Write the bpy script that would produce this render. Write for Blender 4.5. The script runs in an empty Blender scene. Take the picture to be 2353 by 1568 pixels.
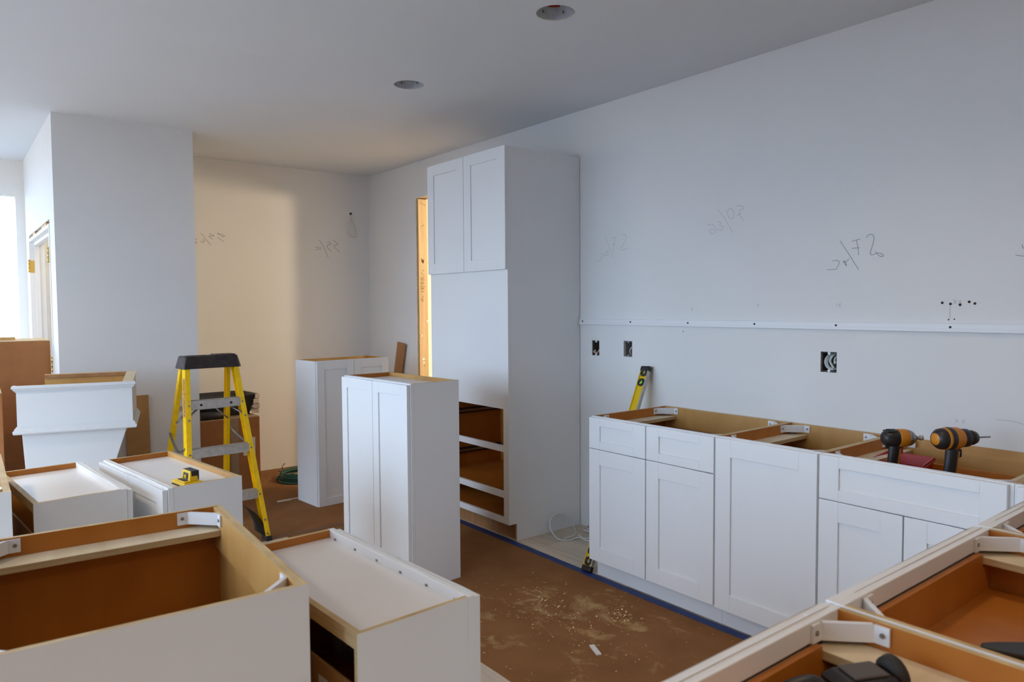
import bpy, bmesh, math, random
from mathutils import Matrix, Vector
random.seed(7)
PI = math.pi
sc = bpy.context.scene
C = sc.collection

# ---------------------------------------------------------------- camera
cam_d = bpy.data.cameras.new('camera'); cam = bpy.data.objects.new('camera', cam_d); C.objects.link(cam)
YAW, PITCH, ROLL, CAMH, FPX = 0.6699, 0.0467, -0.006, 1.4577, 1656.28
fw = Vector((math.sin(YAW)*math.cos(PITCH), math.cos(YAW)*math.cos(PITCH), -math.sin(PITCH)))
rt = Vector((math.cos(YAW), -math.sin(YAW), 0)); up = rt.cross(fw)
r2 = rt*math.cos(ROLL)+up*math.sin(ROLL); u2 = -rt*math.sin(ROLL)+up*math.cos(ROLL)
M = Matrix((r2, u2, -fw)).transposed().to_4x4(); M.translation = (0, 0, CAMH)
cam.matrix_world = M
cam_d.sensor_width = 36; cam_d.lens = 36*FPX/2353; cam_d.clip_start = 0.05
cam_d.dof.use_dof = True; cam_d.dof.focus_distance = 4.3; cam_d.dof.aperture_fstop = 5.0
sc.camera = cam

# ---------------------------------------------------------------- world, light, exposure
sc.view_settings.view_transform = 'Standard'; sc.view_settings.look = 'None'
sc.view_settings.gamma = 1; sc.view_settings.use_curve_mapping = False
sc.view_settings.exposure = 0.0
SKY = 7.9
w = bpy.data.worlds.new('world'); sc.world = w; w.use_nodes = True
w.node_tree.nodes['Background'].inputs[0].default_value = (0.54, 0.735, 1.0, 1)
w.node_tree.nodes['Background'].inputs[1].default_value = SKY
sc.cycles.max_bounces = 10; sc.cycles.diffuse_bounces = 6; sc.cycles.glossy_bounces = 3
sc.cycles.sample_clamp_indirect = 6

XW, YB, YP, CH, XL, YF, YE, XC = 3.322, 6.446, 5.543, 2.738, -2.3, -3.2, 7.5, 0.605
WINS = [('left', 1.15, 5.4, 0.05, 2.42), ('left', 5.9, 7.3, 0.05, 2.42)]  # second opening is added to brighten the closet wall and nearby ceiling
YR = -6.0                                  # far wall of the room behind the camera
FRONT_OPEN = (-1.2, 1.7, -.01, 2.2)         # wide opening into that room

def area(name, loc, rot, sx, sy, energy, col, portal=False):
    l = bpy.data.lights.new(name, 'AREA'); l.shape = 'RECTANGLE'; l.size = sx; l.size_y = sy
    l.energy = energy; l.color = col
    if portal: l.cycles.is_portal = True
    o = bpy.data.objects.new(name, l); C.objects.link(o); o.location = loc; o.rotation_euler = rot
    return o
for s, a, b, z0, z1 in WINS:
    if s == 'left':
        area('window_portal', (XL-0.05, (a+b)/2, (z0+z1)/2), (0, -PI/2, 0), z1-z0, b-a, 1, (1, 1, 1), True)
    else:
        area('window_portal', ((a+b)/2, YF-0.05, (z0+z1)/2), (PI/2, 0, 0), b-a, z1-z0, 1, (1, 1, 1), True)
area('window_portal', (-0.4, YE+0.05, 1.4), (-PI/2, 0, 0), 1.9, 2.1, 1, (1, 1, 1), True)
# a warm lamp in the hall behind the framed doorway
hl = bpy.data.lights.new('hall_lamp', 'POINT'); hl.energy = 185; hl.color = (1, 0.78, 0.50); hl.shadow_soft_size = 0.12
hlo = bpy.data.objects.new('hall_lamp', hl); C.objects.link(hlo); hlo.location = (4.9, 3.7, 2.3)
cl = bpy.data.lights.new('closet_fill', 'POINT'); cl.energy = 9; cl.color = (1, 0.78, 0.50); cl.shadow_soft_size = 0.06  # added light, out of view, warms the closet interior
clo = bpy.data.objects.new('closet_fill', cl); C.objects.link(clo); clo.location = (1.0, 6.15, 2.45)
el = bpy.data.lights.new('entry_fill', 'POINT'); el.energy = 24; el.color = (1, 0.84, 0.60); el.shadow_soft_size = 0.15  # added light, out of view, lifts the left ceiling and closet wall
elo = bpy.data.objects.new('entry_fill', el); C.objects.link(elo); elo.location = (-1.3, 6.4, 2.2)
# unseen ceiling spots added as warm fill, behind and around the camera
for lx, ly, en, co in ((-0.5, -0.9, 78, (1, .68, .38)), (0.9, -0.9, 82, (1, .72, .44)), (-1.1, 2.3, 60, (1, .86, .68)), (-1.1, 4.1, 150, (1, .76, .49)), (2.0, 1.12, 34, (1, .76, .50))):
    l = bpy.data.lights.new('fill_downlight', 'SPOT'); l.energy = en; l.color = co; l.spot_size = 2.5; l.spot_blend = 0.9; l.shadow_soft_size = 0.15
    o = bpy.data.objects.new('fill_downlight', l); C.objects.link(o); o.location = (lx, ly, CH-.02)

# ---------------------------------------------------------------- materials
MATS = {}
def _base(name):
    m = bpy.data.materials.new(name); m.use_nodes = True
    return m, m.node_tree.nodes, m.node_tree.links, m.node_tree.nodes['Principled BSDF']
def mat(name, col, rough=0.5, metal=0.0, var=0.06, scale=6.0, bump=0.0, bscale=80.0, spec=0.5):
    m, N, L, P = _base(name)
    tc = N.new('ShaderNodeTexCoord'); nz = N.new('ShaderNodeTexNoise'); nz.inputs['Scale'].default_value = scale
    nz.inputs['Detail'].default_value = 5
    L.new(tc.outputs['Object'], nz.inputs['Vector'])
    r = N.new('ShaderNodeValToRGB')
    r.color_ramp.elements[0].position = 0.3; r.color_ramp.elements[1].position = 0.7
    r.color_ramp.elements[0].color = tuple(c*(1-var) for c in col)+(1,)
    r.color_ramp.elements[1].color = tuple(min(1, c*(1+var)) for c in col)+(1,)
    L.new(nz.outputs['Fac'], r.inputs['Fac']); L.new(r.outputs['Color'], P.inputs['Base Color'])
    P.inputs['Roughness'].default_value = rough; P.inputs['Metallic'].default_value = metal
    P.inputs['Specular IOR Level'].default_value = spec
    if bump:
        n2 = N.new('ShaderNodeTexNoise'); n2.inputs['Scale'].default_value = bscale; n2.inputs['Detail'].default_value = 3
        L.new(tc.outputs['Object'], n2.inputs['Vector'])
        b = N.new('ShaderNodeBump'); b.inputs['Strength'].default_value = bump; b.inputs['Distance'].default_value = 0.002
        L.new(n2.outputs['Fac'], b.inputs['Height']); L.new(b.outputs['Normal'], P.inputs['Normal'])
    MATS[name] = m
    return m
def grain(name, c1, c2, sc3=(3, 3, 40), rough=0.45, rnd=0.0, spec=0.4, detail=6):
    m, N, L, P = _base(name)
    tc = N.new('ShaderNodeTexCoord'); mp = N.new('ShaderNodeMapping'); mp.inputs['Scale'].default_value = sc3
    L.new(tc.outputs['Object'], mp.inputs['Vector'])
    nz = N.new('ShaderNodeTexNoise'); nz.inputs['Scale'].default_value = 1.0; nz.inputs['Detail'].default_value = detail
    nz.inputs['Distortion'].default_value = 0.6
    L.new(mp.outputs['Vector'], nz.inputs['Vector'])
    r = N.new('ShaderNodeValToRGB'); r.color_ramp.elements[0].position = 0.3; r.color_ramp.elements[1].position = 0.72
    r.color_ramp.elements[0].color = c1+(1,); r.color_ramp.elements[1].color = c2+(1,)
    L.new(nz.outputs['Fac'], r.inputs['Fac'])
    if rnd:
        oi = N.new('ShaderNodeObjectInfo'); h = N.new('ShaderNodeHueSaturation')
        mr = N.new('ShaderNodeMapRange'); mr.inputs['To Min'].default_value = 1-rnd; mr.inputs['To Max'].default_value = 1+rnd
        L.new(oi.outputs['Random'], mr.inputs['Value']); L.new(mr.outputs['Result'], h.inputs['Value'])
        L.new(r.outputs['Color'], h.inputs['Color']); L.new(h.outputs['Color'], P.inputs['Base Color'])
        ad = N.new('ShaderNodeVectorMath'); ad.operation = 'ADD'
        cx = N.new('ShaderNodeCombineXYZ'); ml = N.new('ShaderNodeMath'); ml.operation = 'MULTIPLY'; ml.inputs[1].default_value = 57
        L.new(oi.outputs['Random'], ml.inputs[0]); L.new(ml.outputs[0], cx.inputs[0]); L.new(ml.outputs[0], cx.inputs[1])
        L.new(tc.outputs['Object'], ad.inputs[0]); L.new(cx.outputs[0], ad.inputs[1]); L.new(ad.outputs[0], mp.inputs['Vector'])
    else:
        L.new(r.outputs['Color'], P.inputs['Base Color'])
    P.inputs['Roughness'].default_value = rough; P.inputs['Specular IOR Level'].default_value = spec
    MATS[name] = m
    return m
WALL = mat('wall_paint', (0.80, 0.79, 0.77), 0.85, var=0.012, scale=2.5, bump=0.12, bscale=220, spec=0.2)
CEIL = mat('ceiling_paint', (0.71, 0.735, 0.765), 0.9, var=0.012, scale=2, bump=0.1, bscale=200, spec=0.1)
CABW = mat('cabinet_white', (0.80, 0.80, 0.80), 0.38, var=0.01, scale=3)
HOODW = mat('hood_white_dimmed', (0.62, 0.625, 0.63), 0.5, var=0.01, scale=3)  # white darkened in the colour to offset strong window light on the hood
MELA = mat('melamine', (0.80, 0.78, 0.76), 0.35, var=0.015, scale=5)
MAPLE = grain('maple_interior', (0.40, 0.128, 0.014), (0.50, 0.180, 0.026), (7, 7, 2.2), 0.38)
MAPL2 = grain('birch_back', (0.47, 0.24, 0.065), (0.60, 0.34, 0.11), (5, 5, 1.6), 0.42)
PLY = grain('plywood_edge', (0.46, 0.31, 0.14), (0.66, 0.50, 0.27), (9, 9, 260), 0.65)
STRET = grain('birch_ply', (0.64, 0.52, 0.34), (0.76, 0.65, 0.47), (4, 14, 14), 0.55)
RAW = grain('raw_lumber', (0.50, 0.29, 0.10), (0.68, 0.44, 0.19), (14, 14, 1.6), 0.7)
STUD = grain('stud_pine', (0.40, 0.28, 0.15), (0.54, 0.41, 0.24), (30, 30, 1.2), 0.65)
OAKB = grain('brown_board', (0.30, 0.14, 0.05), (0.40, 0.20, 0.08), (20, 20, 2), 0.55)
MDF = mat('hardboard', (0.42, 0.22, 0.07), 0.6, var=0.08, scale=30)
CARD = mat('cardboard', (0.35, 0.135, 0.040), 0.8, var=0.07, scale=14, bump=0.05, bscale=120)
CARDL = mat('cardboard_light', (0.60, 0.42, 0.22), 0.8, var=0.06, scale=12)
TAPEC = mat('packing_tape', (0.33, 0.22, 0.13), 0.3, var=0.05)
PAPERW = mat('paper_white', (0.75, 0.73, 0.70), 0.7, var=0.02)
GYPS = mat('gypsum_edge', (0.72, 0.66, 0.56), 0.9, var=0.12, scale=60, bump=0.5, bscale=150)
PLANK = grain('vinyl_plank', (0.52, 0.43, 0.33), (0.68, 0.58, 0.46), (26, 2.2, 10), 0.5, rnd=0.13)
BLUE = mat('painter_tape', (0.012, 0.035, 0.16), 0.6, var=0.25, scale=18)
YELL = mat('fibreglass_yellow', (0.92, 0.56, 0.001), 0.42, var=0.10, scale=22, bump=0.08, bscale=160)
LEVY = mat('level_yellow', (0.80, 0.52, 0.004), 0.35, var=0.03)
ALU = mat('aluminium', (0.50, 0.47, 0.43), 0.45, metal=0.55, var=0.14, scale=30)
GALV = mat('galvanised', (0.62, 0.63, 0.65), 0.45, metal=0.35, var=0.15, scale=25)
STEEL = mat('steel', (0.30, 0.29, 0.28), 0.35, metal=0.9, var=0.1)
BLACK = mat('black_plastic', (0.018, 0.015, 0.015), 0.42, var=0.2, scale=30)
RUBB = mat('black_rubber', (0.02, 0.017, 0.015), 0.7, var=0.2)
CAPB = mat('ladder_cap_plastic', (0.030, 0.020, 0.018), 0.45, var=0.5, scale=26, bump=0.1, bscale=60)
WPL = mat('white_plastic', (0.78, 0.78, 0.80), 0.4, var=0.01)
GREYB = mat('grey_box_plastic', (0.24, 0.25, 0.26), 0.5, var=0.08)
DARKB = mat('dark_box_plastic', (0.09, 0.075, 0.07), 0.6, var=0.15)
WIREW = mat('wire_white', (0.72, 0.70, 0.66), 0.45, var=0.02)
WIREG = mat('wire_grey', (0.50, 0.56, 0.54), 0.45, var=0.03)
WIREP = mat('wire_pink', (0.60, 0.44, 0.34), 0.5, var=0.05)
RED = mat('red_plastic', (0.42, 0.012, 0.010), 0.42, var=0.05)
REDL = mat('red_label', (0.45, 0.03, 0.02), 0.5, var=0.05)
ORNG = mat('tool_yellow', (0.62, 0.22, 0.008), 0.42, var=0.05)
LIME = mat('vial_green', (0.30, 0.75, 0.03), 0.12, var=0.05)
GREEN = mat('hose_green', (0.012, 0.085, 0.060), 0.42, var=0.15)
BRASS = mat('brass', (0.70, 0.46, 0.12), 0.3, metal=0.85, var=0.08)
PENCIL = mat('pencil', (0.30, 0.30, 0.31), 0.8, var=0.1)
PENCIL2 = mat('pencil_faint', (0.52, 0.50, 0.47), 0.8, var=0.05)
HOLE = mat('hole_dark', (0.03, 0.02, 0.018), 0.9, var=0.2)
INK = mat('ink_dark', (0.16, 0.07, 0.03), 0.8, var=0.2)
FILM = mat('plastic_film', (0.62, 0.50, 0.42), 0.3, var=0.08)
BAG = mat('bag_black', (0.035, 0.03, 0.03), 0.32, var=0.2, bump=0.6, bscale=30)
CHIP = mat('wood_chip', (0.78, 0.58, 0.30), 0.8, var=0.15, scale=40)
TRIMW = mat('trim_white', (0.78, 0.78, 0.77), 0.45, var=0.01)
EARTH = mat('ground_outside', (0.13, 0.145, 0.17), 0.9, var=0.2, scale=1)
# floor protection paper: brown with pale dust stains of their own shape
def paper_mat():
    m, N, L, P = _base('floor_paper')
    tc = N.new('ShaderNodeTexCoord')
    n1 = N.new('ShaderNodeTexNoise'); n1.inputs['Scale'].default_value = 5; n1.inputs['Detail'].default_value = 6
    L.new(tc.outputs['Object'], n1.inputs['Vector'])
    r1 = N.new('ShaderNodeValToRGB'); r1.color_ramp.elements[0].position = .3; r1.color_ramp.elements[1].position = .75
    r1.color_ramp.elements[0].color = (0.220, 0.092, 0.027, 1); r1.color_ramp.elements[1].color = (0.280, 0.122, 0.042, 1)
    L.new(n1.outputs['Fac'], r1.inputs['Fac'])
    # dust: stretched noise, strongest round the middle of the walkway
    mp = N.new('ShaderNodeMapping'); mp.inputs['Scale'].default_value = (7.5, 5.5, 5); mp.inputs['Rotation'].default_value = (0, 0, 0.5)
    L.new(tc.outputs['Object'], mp.inputs['Vector'])
    n2 = N.new('ShaderNodeTexNoise'); n2.inputs['Scale'].default_value = 1; n2.inputs['Detail'].default_value = 9; n2.inputs['Roughness'].default_value = .68
    n2.inputs['Distortion'].default_value = 0.45
    L.new(mp.outputs['Vector'], n2.inputs['Vector'])
    ds = N.new('ShaderNodeVectorMath'); ds.operation = 'DISTANCE'; ds.inputs[1].default_value = (2.30, 2.42, 0)
    L.new(tc.outputs['Object'], ds.inputs[0])
    mr = N.new('ShaderNodeMapRange'); mr.inputs['From Min'].default_value = 0.1; mr.inputs['From Max'].default_value = 1.25
    mr.inputs['To Min'].default_value = 0.10; mr.inputs['To Max'].default_value = -0.09
    L.new(ds.outputs['Value'], mr.inputs['Value'])
    ad = N.new('ShaderNodeMath'); ad.operation = 'ADD'
    L.new(n2.outputs['Fac'], ad.inputs[0]); L.new(mr.outputs['Result'], ad.inputs[1])
    r2_ = N.new('ShaderNodeValToRGB'); r2_.color_ramp.elements[0].position = .60; r2_.color_ramp.elements[1].position = .76
    L.new(ad.outputs[0], r2_.inputs['Fac'])
    mx = N.new('ShaderNodeMix'); mx.data_type = 'RGBA'
    ml = N.new('ShaderNodeMath'); ml.operation = 'MULTIPLY'; ml.inputs[1].default_value = 0.62
    L.new(r2_.outputs['Color'], ml.inputs[0])
    L.new(ml.outputs[0], mx.inputs[0]); L.new(r1.outputs['Color'], mx.inputs[6]); mx.inputs[7].default_value = (0.60, 0.42, 0.18, 1)
    L.new(mx.outputs[2], P.inputs['Base Color']); P.inputs['Roughness'].default_value = .8; P.inputs['Specular IOR Level'].default_value = .25
    return m
PAPER = paper_mat()
def glass_mat():
    m, N, L, P = _base('window_glass')
    P.inputs['Transmission Weight'].default_value = 1; P.inputs['Roughness'].default_value = 0; P.inputs['IOR'].default_value = 1.0
    P.inputs['Base Color'].default_value = (0.95, 0.98, 0.97, 1)
    return m
GLASS = glass_mat()

# ---------------------------------------------------------------- mesh helpers
class MB:
    def __init__(s, mx=None): s.v = []; s.f = []; s.m = []; s.s = []; s.mx = mx
    def add(s, vs, fs, m=0, smooth=False, mx=None):
        b = len(s.v)
        for p in vs:
            p = Vector(p)
            if mx is not None: p = mx @ p
            if s.mx is not None: p = s.mx @ p
            s.v.append(tuple(p))
        for i, f in enumerate(fs):
            s.f.append(tuple(b+k for k in f)); s.m.append(m[i] if isinstance(m, (list, tuple)) else m); s.s.append(smooth)
    def box(s, x0, x1, y0, y1, z0, z1, m=0, px=None, nx=None, py=None, ny=None, pz=None, nz=None, mx=None):
        vs = [(x0, y0, z0), (x1, y0, z0), (x1, y1, z0), (x0, y1, z0), (x0, y0, z1), (x1, y0, z1), (x1, y1, z1), (x0, y1, z1)]
        fs = [(0, 3, 2, 1), (4, 5, 6, 7), (0, 1, 5, 4), (1, 2, 6, 5), (2, 3, 7, 6), (3, 0, 4, 7)]
        ms = [m if k is None else k for k in (nz, pz, ny, px, py, nx)]
        s.add(vs, fs, ms, mx=mx); return s
    def prism(s, poly, z0, z1, m=0, mx=None, smooth=False):
        n = len(poly)
        vs = [(p[0], p[1], z0) for p in poly]+[(p[0], p[1], z1) for p in poly]
        fs = [tuple(range(n-1, -1, -1)), tuple(range(n, 2*n))]
        s.add(vs, fs, m, False, mx)
        b = [(i, (i+1) % n, n+(i+1) % n, n+i) for i in range(n)]
        s.add(vs, b, m, smooth, mx); return s
    def loft(s, rings, m=0, smooth=False, cap=True, mx=None):
        n = len(rings[0]); vs = [p for r in rings for p in r]; fs = []
        for k in range(len(rings)-1):
            for i in range(n):
                j = (i+1) % n; fs.append((k*n+i, k*n+j, (k+1)*n+j, (k+1)*n+i))
        s.add(vs, fs, m, smooth, mx)
        if cap:
            s.add(rings[0], [tuple(range(n-1, -1, -1))], m, False, mx); s.add(rings[-1], [tuple(range(n))], m, False, mx)
        return s
    def cyl(s, p0, p1, r0, r1=None, seg=16, m=0, cap=True, mx=None):
        r1 = r0 if r1 is None else r1
        p0 = Vector(p0); p1 = Vector(p1); d = (p1-p0).normalized()
        a = d.orthogonal().normalized(); b = d.cross(a)
        ring = lambda p, r: [p+a*(r*math.cos(2*PI*i/seg))+b*(r*math.sin(2*PI*i/seg)) for i in range(seg)]
        s.loft([ring(p0, r0), ring(p1, r1)], m, True, cap, mx); return s
    def revolve(s, p0, d, prof, seg=20, m=0, mx=None):
        p0 = Vector(p0); d = Vector(d).normalized(); a = d.orthogonal().normalized(); b = d.cross(a)
        rings = [[p0+d*t+a*(r*math.cos(2*PI*i/seg))+b*(r*math.sin(2*PI*i/seg)) for i in range(seg)] for t, r in prof]
        s.loft(rings, m, True, True, mx); return s
    def tube(s, pts, r, seg=8, m=0, mx=None, flat=1.0):
        pts = [Vector(p) for p in pts]; rings = []; prev = None
        for i, p in enumerate(pts):
            d = (pts[min(i+1, len(pts)-1)]-pts[max(i-1, 0)]).normalized()
            a = prev - d*prev.dot(d) if prev is not None else d.orthogonal()
            if a.length < 1e-6: a = d.orthogonal()
            a.normalize(); b = d.cross(a); prev = a
            rings.append([p+a*(r*math.cos(2*PI*k/seg))+b*(r*flat*math.sin(2*PI*k/seg)) for k in range(seg)])
        s.loft(rings, m, True, True, mx); return s
def obj(name, mb, mats, parent=None, bev=0.0, kind=None, label=None, loc=None, rot=None):
    me = bpy.data.meshes.new(name)
    me.from_pydata(mb.v, [], mb.f)
    if not isinstance(mats, (list, tuple)): mats = [mats]
    for x in mats: me.materials.append(x)
    for p, mi, sm in zip(me.polygons, mb.m, mb.s): p.material_index = mi; p.use_smooth = sm
    bm = bmesh.new(); bm.from_mesh(me); bmesh.ops.remove_doubles(bm, verts=bm.verts, dist=1e-5)
    bmesh.ops.recalc_face_normals(bm, faces=bm.faces); bm.to_mesh(me); bm.free(); me.update()
    o = bpy.data.objects.new(name, me); C.objects.link(o)
    if parent is not None: o.parent = parent
    if bev:
        md = o.modifiers.new('bevel', 'BEVEL'); md.width = bev; md.segments = 2; md.limit_method = 'ANGLE'; md.angle_limit = 0.6
        md.harden_normals = False
    if kind: o['kind'] = kind
    if label: o['label'] = label
    if loc is not None: o.location = loc
    if rot is not None: o.rotation_euler = rot
    return o
def copyobj(src, parent, loc=None, rot=None):
    o = src.copy(); C.objects.link(o); o.parent = parent
    if loc is not None: o.location = loc
    if rot is not None: o.rotation_euler = rot
    return o
def thing(name, label, cat, loc=(0, 0, 0), rotz=0.0, group=None, rot=None):
    o = bpy.data.objects.new(name, None); C.objects.link(o); o.empty_display_size = 0.1
    o.location = loc; o.rotation_euler = rot if rot else (0, 0, rotz)
    o['label'] = label; o['category'] = cat
    if group: o['group'] = group
    return o
def tag(o, label, cat, group=None):
    o['label'] = label; o['category'] = cat
    if group: o['group'] = group
    return o
def struct(name, mb, mats, parent=None, bev=0): return obj(name, mb, mats, parent, bev, kind='structure' if parent is None else None)
def smooth_path(pts, n=6):
    P = [Vector(p) for p in pts]; out = []
    for i in range(len(P)-1):
        a, b, c, d = P[max(i-1, 0)], P[i], P[i+1], P[min(i+2, len(P)-1)]
        for k in range(n):
            t = k/n
            out.append(0.5*((2*b)+(c-a)*t+(2*a-5*b+4*c-d)*t*t+(3*b-a-3*c+d)*t**3))
    out.append(P[-1]); return out
def sheet(mb, axis, x0, x1, u0, u1, z0, z1, holes, m=0, me=0):
    """a wall sheet between x0 and x1 across AXIS, with rectangular holes (u0,u1,z0,z1)"""
    us = sorted(set([u0, u1]+[h[0] for h in holes]+[h[1] for h in holes])); zs = sorted(set([z0, z1]+[h[2] for h in holes]+[h[3] for h in holes]))
    P = (lambda t, u, z: (t, u, z)) if axis == 'x' else (lambda t, u, z: (u, t, z))
    def inh(u, z): return any(h[0] < u < h[1] and h[2] < z < h[3] for h in holes) or not (u0 < u < u1 and z0 < z < z1)
    for i in range(len(us)-1):
        for j in range(len(zs)-1):
            a, b, c, d = us[i], us[i+1], zs[j], zs[j+1]; um, zm = (a+b)/2, (c+d)/2
            if inh(um, zm): continue
            for t in (x0, x1): mb.add([P(t, a, c), P(t, b, c), P(t, b, d), P(t, a, d)], [(0, 1, 2, 3)], m)
            e = 1e-4
            if inh(a-e, zm): mb.add([P(x0, a, c), P(x1, a, c), P(x1, a, d), P(x0, a, d)], [(0, 1, 2, 3)], me)
            if inh(b+e, zm): mb.add([P(x0, b, c), P(x1, b, c), P(x1, b, d), P(x0, b, d)], [(0, 1, 2, 3)], me)
            if inh(um, c-e): mb.add([P(x0, a, c), P(x1, a, c), P(x1, b, c), P(x0, b, c)], [(0, 1, 2, 3)], me)
            if inh(um, d+e): mb.add([P(x0, a, d), P(x1, a, d), P(x1, b, d), P(x0, b, d)], [(0, 1, 2, 3)], me)
    return mb

# ---------------------------------------------------------------- the setting
# floor: slab with vinyl planks laid along y
fl = struct('floor', MB().box(XL-.2, 5.8, YR-.2, YE+.2, -.15, -.006), [PLANK])
pk = MB().box(-.0945, .0945, -.74, .74, -.006, 0)
pl0 = None; n = 0
x = XL+.1
while x < XW+.05:
    y = YF+random.uniform(0, 1.48)-1.4
    while y < YE:
        if y+.74 > YF and y-.74 < YB+.3 and (x > -0.3 or y < 4.5):
            cx = x
            if pl0 is None: pl0 = obj('plank', pk, [PLANK], fl, bev=.0012); o = pl0
            else: o = copyobj(pl0, fl)
            o.location = (cx, y, 0); n += 1
        y += 1.482
    x += .191
# ceiling with two round holes for light cans
LC = [(2.144, 2.388), (2.153, 3.657)]; LR = 0.084
cb = MB()
xs = sorted([XL-.2, 5.8]+[v for cx, cy in LC for v in (cx-.2, cx+.2)]); xs = [XL-.2, 1.94, 2.36, 5.8]
ys = [YR-.2]
for cx, cy in LC: ys += [cy-.2, cy+.2]
ys += [YE+.2]
for i in range(3):
    for j in range(len(ys)-1):
        a, b, c, d = xs[i], xs[i+1], ys[j], ys[j+1]
        hole = [q for q in LC if i == 1 and c < q[1] < d]
        if not hole:
            cb.add([(a, c, CH), (b, c, CH), (b, d, CH), (a, d, CH)], [(0, 1, 2, 3)])
            cb.add([(a, c, CH+.016), (b, c, CH+.016), (b, d, CH+.016), (a, d, CH+.016)], [(0, 1, 2, 3)])
        else:
            cx, cy = hole[0]; N_ = 48; cir = []; sq = []
            for k in range(N_):
                t = 2*PI*k/N_+PI/4; r = LR*(1+random.uniform(-.012, .02))
                cir.append((cx+r*math.cos(t), cy+r*math.sin(t)))
                dx, dy = math.cos(t), math.sin(t)
                s = min(((b-cx) if dx > 0 else (cx-a))/max(abs(dx), 1e-9), ((d-cy) if dy > 0 else (cy-c))/max(abs(dy), 1e-9))
                sq.append((cx+dx*s, cy+dy*s))
            corners = [(a, c), (b, c), (b, d), (a, d)]
            for k in range(N_):
                best = min(corners, key=lambda q: (q[0]-sq[k][0])**2+(q[1]-sq[k][1])**2)
            # snap the nearest sample to each corner
            for q in corners:
                k = min(range(N_), key=lambda k: (q[0]-sq[k][0])**2+(q[1]-sq[k][1])**2); sq[k] = q
            for z in (CH, CH+.016):
                vs = [(p[0], p[1], z) for p in cir]+[(p[0], p[1], z) for p in sq]
                cb.add(vs, [(k, (k+1) % N_, N_+(k+1) % N_, N_+k) for k in range(N_)])
            vs = [(p[0], p[1], CH) for p in cir]+[(p[0], p[1], CH+.016) for p in cir]
            cb.add(vs, [(k, (k+1) % N_, N_+(k+1) % N_, N_+k) for k in range(N_)], 1)
struct('ceiling', cb, [CEIL, GYPS])
struct('roof', MB().box(XL-.3, 5.9, YR-.3, YE+.3, CH+.26, CH+.4), [EARTH])
struct('trim_5', MB().box(XL-.3, XL-.2, YR-.3, YE+.3, CH, CH+.26).box(5.8, 5.9, YR-.3, YE+.3, CH, CH+.26).box(XL-.2, 5.8, YR-.3, YR-.2, CH, CH+.26).box(XL-.2, 5.8, YE+.2, YE+.3, CH, CH+.26), [EARTH])
# right (kitchen) wall with three outlet cut-outs and the framed doorway
OUT = [(3.288, 3.354, 1.143, 1.240), (3.006, 3.076, 1.148, 1.246), (1.716, 1.796, 1.138, 1.236)]
DOOR = (4.75, 5.557, -.01, 2.425)
wr = MB(); sheet(wr, 'x', XW, XW+.013, YF-.1, YB+.1, 0, CH, OUT+[DOOR], 0, 1)
wall_r = struct('wall_right', wr, [WALL, GYPS])
wr2 = MB(); sheet(wr2, 'x', XW+.105, XW+.118, YF-.1, YE, 0, CH, [(4.75, 5.55, -.01, 2.425)], 0, 1)
struct('wall_hall', wr2, [WALL, GYPS])
# studs round the doorway
def stud(name, x0, x1, y0, y1, z0, z1):
    return struct(name, MB().box(x0, x1, y0, y1, z0, z1), [STUD], None, .002)
st = stud('trim_1', XW+.0135, XW+.1045, 5.535, 5.572, 0, 2.42)
stud('trim_2', XW+.0135, XW+.1045, 4.70, 4.745, 0, 2.42)
stud('trim_3', XW+.0135, XW+.1045, 4.70, 5.60, 2.427, 2.50)
# marks on the stud: printed stamp, an X, nail heads
mk = MB()
def smark(u, z, w, h):  # u from the wall face inwards
    mk.box(XW+.0135+u, XW+.0135+u+w, 5.5335, 5.535, z, z+h)
for z in (1.72, 1.705, 1.68, 1.668, 1.645, 1.632, 1.622, 1.60):
    a = random.uniform(.012, .025); smark(a, z, random.uniform(.03, .055), .004)
for k in range(9): smark(.028+.003*k, 1.86+random.uniform(-.01, .01), .0015, .03)
for k in range(7): smark(.035+random.uniform(0, .02), 1.68+k*.012, .02, .002)
obj('lumber_stamp', mk, [INK], st)
xm = MB()
for s in (1, -1): xm.tube([(XW+.034, 5.5345, 1.53-.018*s), (XW+.06, 5.5345, 1.53+.018*s)], .0016, 5)
obj('pencil_cross', xm, [INK], st)
nh = MB()
for u, z in ((.03, 2.385), (.048, 2.375), (.066, 2.37), (.05, 2.19), (.036, 2.18), (.05, 1.79), (.03, 1.765), (.04, 1.56), (.045, .98), (.05, .94), (.04, 1.0)):
    nh.cyl((XW+.0135+u, 5.536, z), (XW+.0135+u, 5.533, z), .0035, seg=8)
obj('nail_head', nh, [HOLE], st, kind='stuff')
tr = MB()
for (u, z, w_) in ((.07, 1.33, .02), (.012, 1.20, .016), (.02, .99, .03), (.028, .96, .022)):
    tr.prism([(0, 0), (w_, .004), (w_*.7, .022), (w_*.2, .014)], 0, .003, mx=Matrix.Translation((XW+.0135+u, 5.5335, z)) @ Matrix.Rotation(PI/2, 4, 'X'))
obj('paper_scrap', tr, [PAPERW], st, kind='stuff')
# hall room beyond the doorway
hm = MB().box(5.6, 5.75, 2.0, YE+.2, 0, CH); struct('wall_hall_side', hm, [WALL])
struct('wall_hall_end', MB().box(XW+.12, 5.6, 6.9, 7.0, 0, CH), [WALL])
struct('wall_hall_near', MB().box(XW+.12, 5.6, 2.0, 2.1, 0, CH), [WALL])
tag(obj('corner_bead', MB().box(XW+.1185, XW+.1215, 5.552, 5.556, 1.856, 1.866).box(XW+.106, XW+.1185, 5.5475, 5.5495, 1.856, 1.866), [LEVY]),
    'tiny yellow tape flag on the doorway edge beside the tall cabinet', 'tape')
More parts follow.
